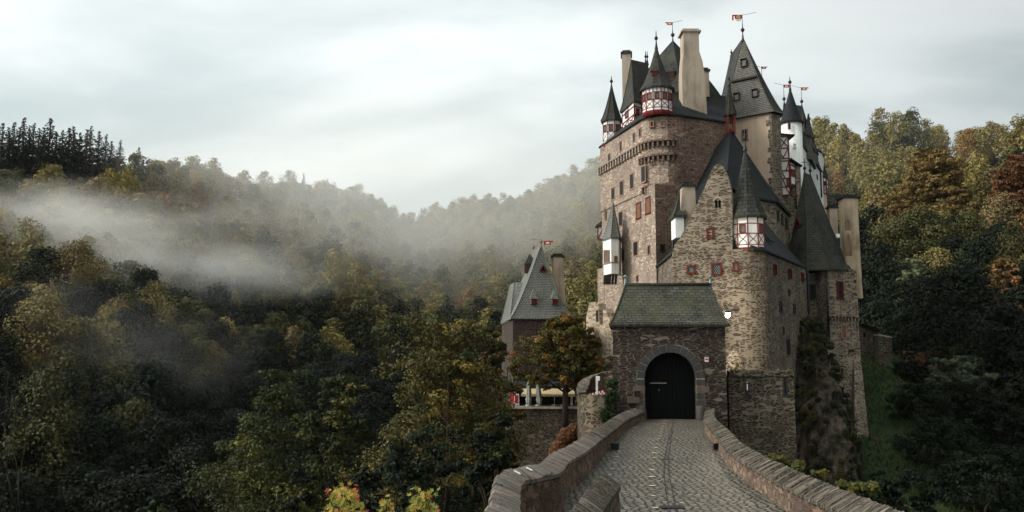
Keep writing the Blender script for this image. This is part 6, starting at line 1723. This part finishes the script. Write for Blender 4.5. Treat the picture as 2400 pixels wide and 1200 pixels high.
# right hillside trees that stand out
big_tree('autumn_tree', 'red orange tree at the right edge of the photo, upper hillside', 2396, 362, 150, 12, None, [LEAF['rust'], lf('scarlet leaves', (110, 70, 38), (128, 82, 44), (96, 68, 40))], 46, 9, 70, .5)
big_tree('autumn_tree', 'broad pale golden tree in the middle of right hillside', 2185, 352, 165, 15, None, [LEAF['gold'], lf('straw leaves', (120, 110, 58), (146, 130, 70), (104, 96, 52))], 56, 9, 70, .5)
big_tree('autumn_tree', 'orange tree low on the dark right slope near the right edge', 2352, 606, 120, 7, None, [LEAF['rust']], 24, 6, 36, .5)
big_tree('aspen_tree', 'pale green slender tree on dark right slope beside the tall chimney', 2140, 598, 125, 7.0, None, [lf('aspen leaves', (92, 98, 66), (118, 120, 84), (80, 86, 58))], 26, 7, 36, .5)
big_tree('autumn_tree', 'small orange topped tree in the dark at middle of right slope', 2335, 738, 112, 5, None, [LEAF['rust'], LEAF['gold']], 16, 6, 30, .45)
big_tree('autumn_tree', 'low orange shrubby tree beyond the ruined walls, right', 2180, 826, 104, 9, None, [LEAF['rust'], LEAF['brown']], 18, 6, 34, .42)
big_tree('willow_bush', 'grey green bushy willow below the orange shrub on right slope', 2255, 838, 84, 7.5, None, [lf('willow leaves', (66, 72, 54), (86, 90, 66), (58, 62, 46))], 26, 7, 44, .32, 3, tr=.1)
for px, py, Y, w, lab in ((2150, 905, 72, 6, 'dark thorn bush at the right edge of the meadow, upper one'), (2200, 985, 64, 7, 'dark thorn bush right of the meadow, middle one'), (2330, 940, 76, 8, 'big dark bush at the right, below the grey green willow'), (2290, 1075, 58, 8, 'dark bush in the lower right corner'), (2120, 1105, 44, 5, 'dark bush behind the right parapet, nearest one'), (2390, 1050, 66, 8, 'dark bush cut by the right edge, low down'), (2050, 1100, 50, 4, 'low scrub bush just above the right parapet'), (2240, 900, 78, 7, 'tall dark bush in front of the grey green willow'), (2130, 850, 84, 4, 'small bush at the top corner of the meadow')):
    big_tree('thorn_bush', lab, px, py, Y, w, None, [DRK[0]], 22, 7, 50, .22, 2, tr=.08)
def undergrowth():
    N = 90000; px = RNG.uniform(1880, 2560, N); Y = RNG.uniform(34, 118, N) ; x = Y * (px - 1200) / F
    px2 = RNG.uniform(-200, 1420, N // 2); Y2 = RNG.uniform(34, 120, N // 2); x = np.concatenate([x, Y2 * (px2 - 1200) / F]); y = np.concatenate([Y, Y2])
    def dseg(L):
        b = np.full(len(x), 1e9)
        for i in range(len(L) - 1):
            a, c = L[i], L[i+1]; dx, dy = c[0] - a[0], c[1] - a[1]; t = np.clip(((x - a[0]) * dx + (y - a[1]) * dy) / (dx * dx + dy * dy), 0, 1); b = np.minimum(b, np.hypot(x - a[0] - t * dx, y - a[1] - t * dy))
        return b
    keep = (dseg(MEAD) > 7.6 + 1.5 * np.sin(y * .5)) & ~((y > 50) & (dseg(SPUR) < 9)); x, y = x[keep], y[keep]
    bush = fbm(x, y, 5, 9); z = terrain(x, y) + RNG.uniform(0, 1, len(x)) * np.clip(.35 + bush * .7, .12, 1.6)
    C = np.column_stack([x, y, z]); Nn = rand_dirs(len(x)) * .8; Nn[:, 2] += .6; Nn /= np.linalg.norm(Nn, axis=1)[:, None]
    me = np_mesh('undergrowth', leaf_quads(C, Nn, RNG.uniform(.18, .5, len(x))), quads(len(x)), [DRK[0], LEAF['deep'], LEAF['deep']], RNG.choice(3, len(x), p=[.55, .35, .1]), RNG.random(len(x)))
    props(link('undergrowth', me), 'dark low scrub and bramble covering the lower slopes', 'undergrowth', kind='stuff')
undergrowth()
def bare_tree():
    root = thing('bare_tree', 'leafless pale forked tree at the lower left', 'tree', (P(50, 1130, 96).x, 96, float(terrain(np.array([P(50, 1130, 96).x]), np.array([96.0]))[0])))
    m = MB(); b = root.location; top = Z(885, 96) - b.z
    def grow(p, d, L, r, n):
        q = p + d * L; m.tube([p, (p + q) / 2 + Vector((random.uniform(-.05, .05), 0, 0)) * L, q], [r, r * .8, r * .55], 6)
        if n == 0: return
        for k in range(3 if n < 3 else 2): grow(q - d * L * random.uniform(0, .3), (d + Vector((random.uniform(-.45, .45), random.uniform(-.4, .4), random.uniform(0, .2)))).normalized(), L * random.uniform(.6, .8), r * .55, n - 1)
    grow(Vector((0, 0, -1)), Vector((.05, 0, 1)), top * .42, .2, 4)
    o = m.build('trunk', M['trunk_pale'], root); o.location = (0, 0, 0)
bare_tree()
def leaf_shape():
    out = []
    for k in range(5):                                    # five pointed lobes
        a = R_(90 + (k - 2) * 56); L = (.62, .86, 1.0, .86, .62)[k]
        a0 = a - R_(28); out.append((.34 * math.cos(a0), .34 * math.sin(a0))); out.append((.66 * L * math.cos(a - R_(9)), .66 * L * math.sin(a - R_(9)))); out.append((L * math.cos(a), L * math.sin(a))); out.append((.66 * L * math.cos(a + R_(9)), .66 * L * math.sin(a + R_(9))))
    out.append((.3 * math.cos(R_(230)), .3 * math.sin(R_(230)))); out.append((-.04, -.35)); out.append((.04, -.35)); return out
def maple_sprays():
    mats = [lf('yellow maple leaf', (176, 158, 58), (204, 182, 74), (156, 150, 60), .4), lf('green maple leaf', (130, 142, 60), (162, 164, 72), (118, 128, 54), .4), lf('orange maple leaf', (186, 118, 50), (200, 134, 66), (170, 100, 48), .4), lf('red maple leaf', (186, 84, 58), (200, 104, 74), (160, 72, 48), .4)]
    shp = leaf_shape(); Y0 = 10.5
    root = thing('young_maple', 'yellow and orange young maple sprays rising at the bottom edge', 'plant', (P(890, 1250, Y0).x, Y0, float(terrain(np.array([P(890, 1250, Y0).x]), np.array([Y0]))[0])))
    b = root.location; m = MB(); w = MB()
    def put(c, s, mi):
        n = Vector((random.gauss(0, .5), random.gauss(-.7, .4), random.gauss(.65, .4))).normalized(); t = n.cross(Vector((random.gauss(0, 1), random.gauss(0, 1), random.gauss(0, .6)))).normalized(); k = n.cross(t)
        m.face([c + (t * x + k * y) * s + n * (s * .25 * (x * x)) for x, y in shp], mi)
    groups = [(805, 1142, 1235, 66, 330), (905, 1164, 1230, 28, 66), (990, 1154, 1230, 46, 230)]
    for gx, gt, gb, gw, nl in groups:
        for k in range(nl):
            f = random.random() ** .75; py = gt + (gb - gt) * f; half = gw * (.35 + .75 * f); px = gx + random.uniform(-1, 1) * half
            c = P(px, py, Y0 + random.uniform(-.35, .35)) - b; r = random.random(); edge = abs(px - gx) > half * .7 or f < .25
            mi = (3 if r < .05 else 2 if r < .16 else 0 if r < .7 else 1) if gx == 805 and edge else (2 if r < .1 else 0 if r < .5 else 1)
            put(c, random.uniform(.034, .058), mi)
    for px, py in ((764, 1150), (773, 1148), (801, 1136), (819, 1134), (836, 1137), (789, 1146), (830, 1146), (768, 1152), (907, 1162), (913, 1172), (897, 1172), (966, 1146), (974, 1144), (982, 1147), (1013, 1149), (1028, 1147), (1005, 1157), (1020, 1158), (960, 1160)):
        put(P(px, py, Y0) - b, .056, random.choice((0, 0, 1, 2, 3) if px < 850 else (0, 1, 0, 2)))
        gx = 800 if px < 850 else 905 if px < 930 else 990
        w.tube([P(gx + (px - gx) * .4, 1200, Y0) - b, P(px, py + 6, Y0) - b], [.006, .003], 5)
    for gx, gt, gb, gw, nl in groups:
        for k in range(5): w.tube([Vector((random.uniform(-.05, .05), random.uniform(-.1, .1), -.3)), P(gx + random.uniform(-.3, .3) * gw, 1260, Y0) - b, P(gx + random.uniform(-.8, .8) * gw, gt + 22, Y0) - b], [.03, .014, .004], 5)
    o = m.build('foliage', mats, root); o.location = (0, 0, 0); o = w.build('stem', M['trunk'], root); o.location = (0, 0, 0)
maple_sprays()
def creepers():
    def mat_of(n, a, b): return lf(n, a, b, a, .3)
    def patch(name, label, cat, cents, mats, nl, size):
        V = []; rn = []; MI = []
        for c, r in cents:
            C, N, S = cluster_leaves(np.array(c), r, nl, size, .4, .8); N[:, 1] -= .4; V.append(leaf_quads(C, N, S, .8)); rn.append(RNG.random(nl)); MI.append(np.full(nl, int(RNG.integers(len(mats)))))
        V = np.concatenate(V); o0 = V.min(0); return props(link(name, np_mesh(name, V - o0, quads(len(V) // 4), mats, np.concatenate(MI), np.concatenate(rn)), None, tuple(o0)), label, cat)
    cs = [(tuple(P(random.uniform(1424, 1440), random.uniform(888, 1015), 44.95)), random.uniform(.12, .26)) for _ in range(60)] + [(tuple(P(random.uniform(1412, 1440), random.uniform(965, 1035), 44.7)), random.uniform(.15, .3)) for _ in range(26)]
    patch('ivy', 'dark green ivy hanging on the curved wall beside the gatehouse', 'plant', cs, [mat_of('ivy leaves', (28, 46, 22), (52, 70, 34))], 70, .11)
    cs = []
    for k in range(90):
        f = random.random(); px = 1352 - 55 * f; py = 990 + 72 * f + random.uniform(-2, 40); cs.append((tuple(P(px, py, 50 - 3 * f)), random.uniform(.25, .5)))
    cr = []
    for _ in range(330):
        f = random.random() ** 1.2; a = random.uniform(math.pi, 2 * math.pi); x = 23.2 - .4 * f + (1.5 + 3.0 * f) * math.cos(a); y = 69.5 + (2.4 + 11.5 * f ** .9) * math.sin(a); z = 5.8 - 19 * f ** 1.25 + random.uniform(-.3, .3)
        cr.append(((x, y, z), random.uniform(.14, .4)))
    patch('crag_ivy', 'dark ivy and scrub clinging to the crag between the two tan walls', 'plant', cr, [mat_of('crag leaves', (24, 30, 17), (42, 46, 26)), mat_of('crag moss', (46, 46, 22), (62, 58, 30))], 70, .16)
    patch('russet_creeper', 'russet brown withered creeper sloping below the curved wall', 'plant', cs, [mat_of('withered leaves', (84, 46, 28), (120, 70, 40)), mat_of('withered leaves dark', (60, 40, 28), (90, 60, 38))], 60, .16)
    cs = []
    for px, py, n, s in ((1800, 1070, 8, 14), (1830, 1076, 12, 16), (1868, 1088, 9, 12), (2012, 1137, 4, 14), (2040, 1143, 6, 14), (1985, 1132, 3, 16), (1920, 1110, 3, 12)):
        Y = 3.64 * F / 2 / (py - 820) * 1.43
        Y = (.55 - CZ) / (Z(py, 1) - CZ) + .6
        for _ in range(n): cs.append((tuple(P(px + random.uniform(-s, s), py + random.uniform(-3, 14), Y + random.uniform(0, .5))), random.uniform(.09, .17)))
    patch('hedge_maple', 'yellow green leafy shrub tips poking over the right parapet', 'shrub', cs, [mat_of('fresh leaves', (50, 60, 26), (78, 84, 36)), mat_of('fresh leaves yellow', (82, 80, 32), (104, 98, 40))], 46, .085)
creepers()

# ================================================================== AIR
def build_haze():
    m = MB(); m.box(-480, 480, -70, 650, -60, 140); o = m.build('haze', [])
    T = NT('haze'); v = T.n('VolumePrincipled'); v.inputs['Color'].default_value = (.99, .965, .92, 1); v.inputs['Density'].default_value = HAZE_DENSITY; v.inputs['Anisotropy'].default_value = .2
    T.L.new(v.outputs[0], T.out.inputs['Volume']); o.data.materials.append(T.m); props(o, kind='stuff', label='thin pale mist filling the whole valley', cat='haze')
build_haze()
def mist_bank(name, label, c, size, dens, seed, torn=1.1, band=(.36, .66), ns=1.7):
    m = MB(); n = 20; rs = []
    for k in range(1, 12):
        a = math.pi * k / 12; rs.append([(math.sin(a) * math.cos(2*math.pi*i/n), math.sin(a) * math.sin(2*math.pi*i/n), -math.cos(a)) for i in range(n)])
    m.rings(rs, 0, True, True, True); me = m.mesh(name, []); o = link(name, me, None, c); o.scale = size
    T = NT(name); oc = T.coord('Object'); wz = warp(T, T.mapping(oc, (1, 1, .6), loc=(seed * 2, seed, 1)), 1.6, torn); sb = T.n('VectorMath', operation='SUBTRACT'); T.L.new(wz, sb.inputs[0]); T.L.new(T.mapping(oc, (1, 1, .6), loc=(seed * 2, seed, 1)), sb.inputs[1]); ad = T.n('VectorMath', operation='ADD'); T.L.new(oc, ad.inputs[0]); T.L.new(sb.outputs[0], ad.inputs[1]); ln = T.n('VectorMath', operation='LENGTH'); T.L.new(ad.outputs[0], ln.inputs[0])
    fall = T.n('MapRange', interpolation_type='SMOOTHSTEP'); T.L.new(ln.outputs['Value'], fall.inputs[0]); fall.inputs[1].default_value = .72; fall.inputs[2].default_value = .05
    nz = T.noise(T.mapping(oc, (1.1, 1.3, 1.0), loc=(seed, seed * .7, 0)), ns, 5, .62)
    d = T.math('MULTIPLY', T.math('MULTIPLY', fall.outputs[0], T.ramp(nz, [(band[0], 0), (band[1], 1)])), dens)
    v = T.n('VolumePrincipled'); v.inputs['Color'].default_value = (.99, .965, .92, 1); T.L.new(d, v.inputs['Density']); v.inputs['Anisotropy'].default_value = .15
    T.L.new(v.outputs[0], T.out.inputs['Volume']); o.data.materials.append(T.m); props(o, kind='stuff', label=label, cat='mist')
mist_bank('mist_bank', 'bright drifting mist bank on the left hillside', tuple(P(120, 590, 180)), (84, 32, 22), .10, 1.0, 1.1, (.34, .68), 3.2)
mist_bank('mist_bank', 'faint wisp of mist in the dark valley, lower left', tuple(P(265, 800, 132)), (34, 14, 17), .016, 4.0, .9, (.36, .66))
mist_bank('mist_veil', 'broad pale mist veil spread over the wooded hillside up to the notch', tuple(P(900, 545, 290)), (270, 130, 86), .0165, 7.0, .5, (.2, .75), 3.0)
mist_bank('mist_veil', 'very thin haze in front of the upper right hillside', tuple(P(2150, 400, 190)), (110, 40, 40), .0018, 3.0, .5, (.1, .7))
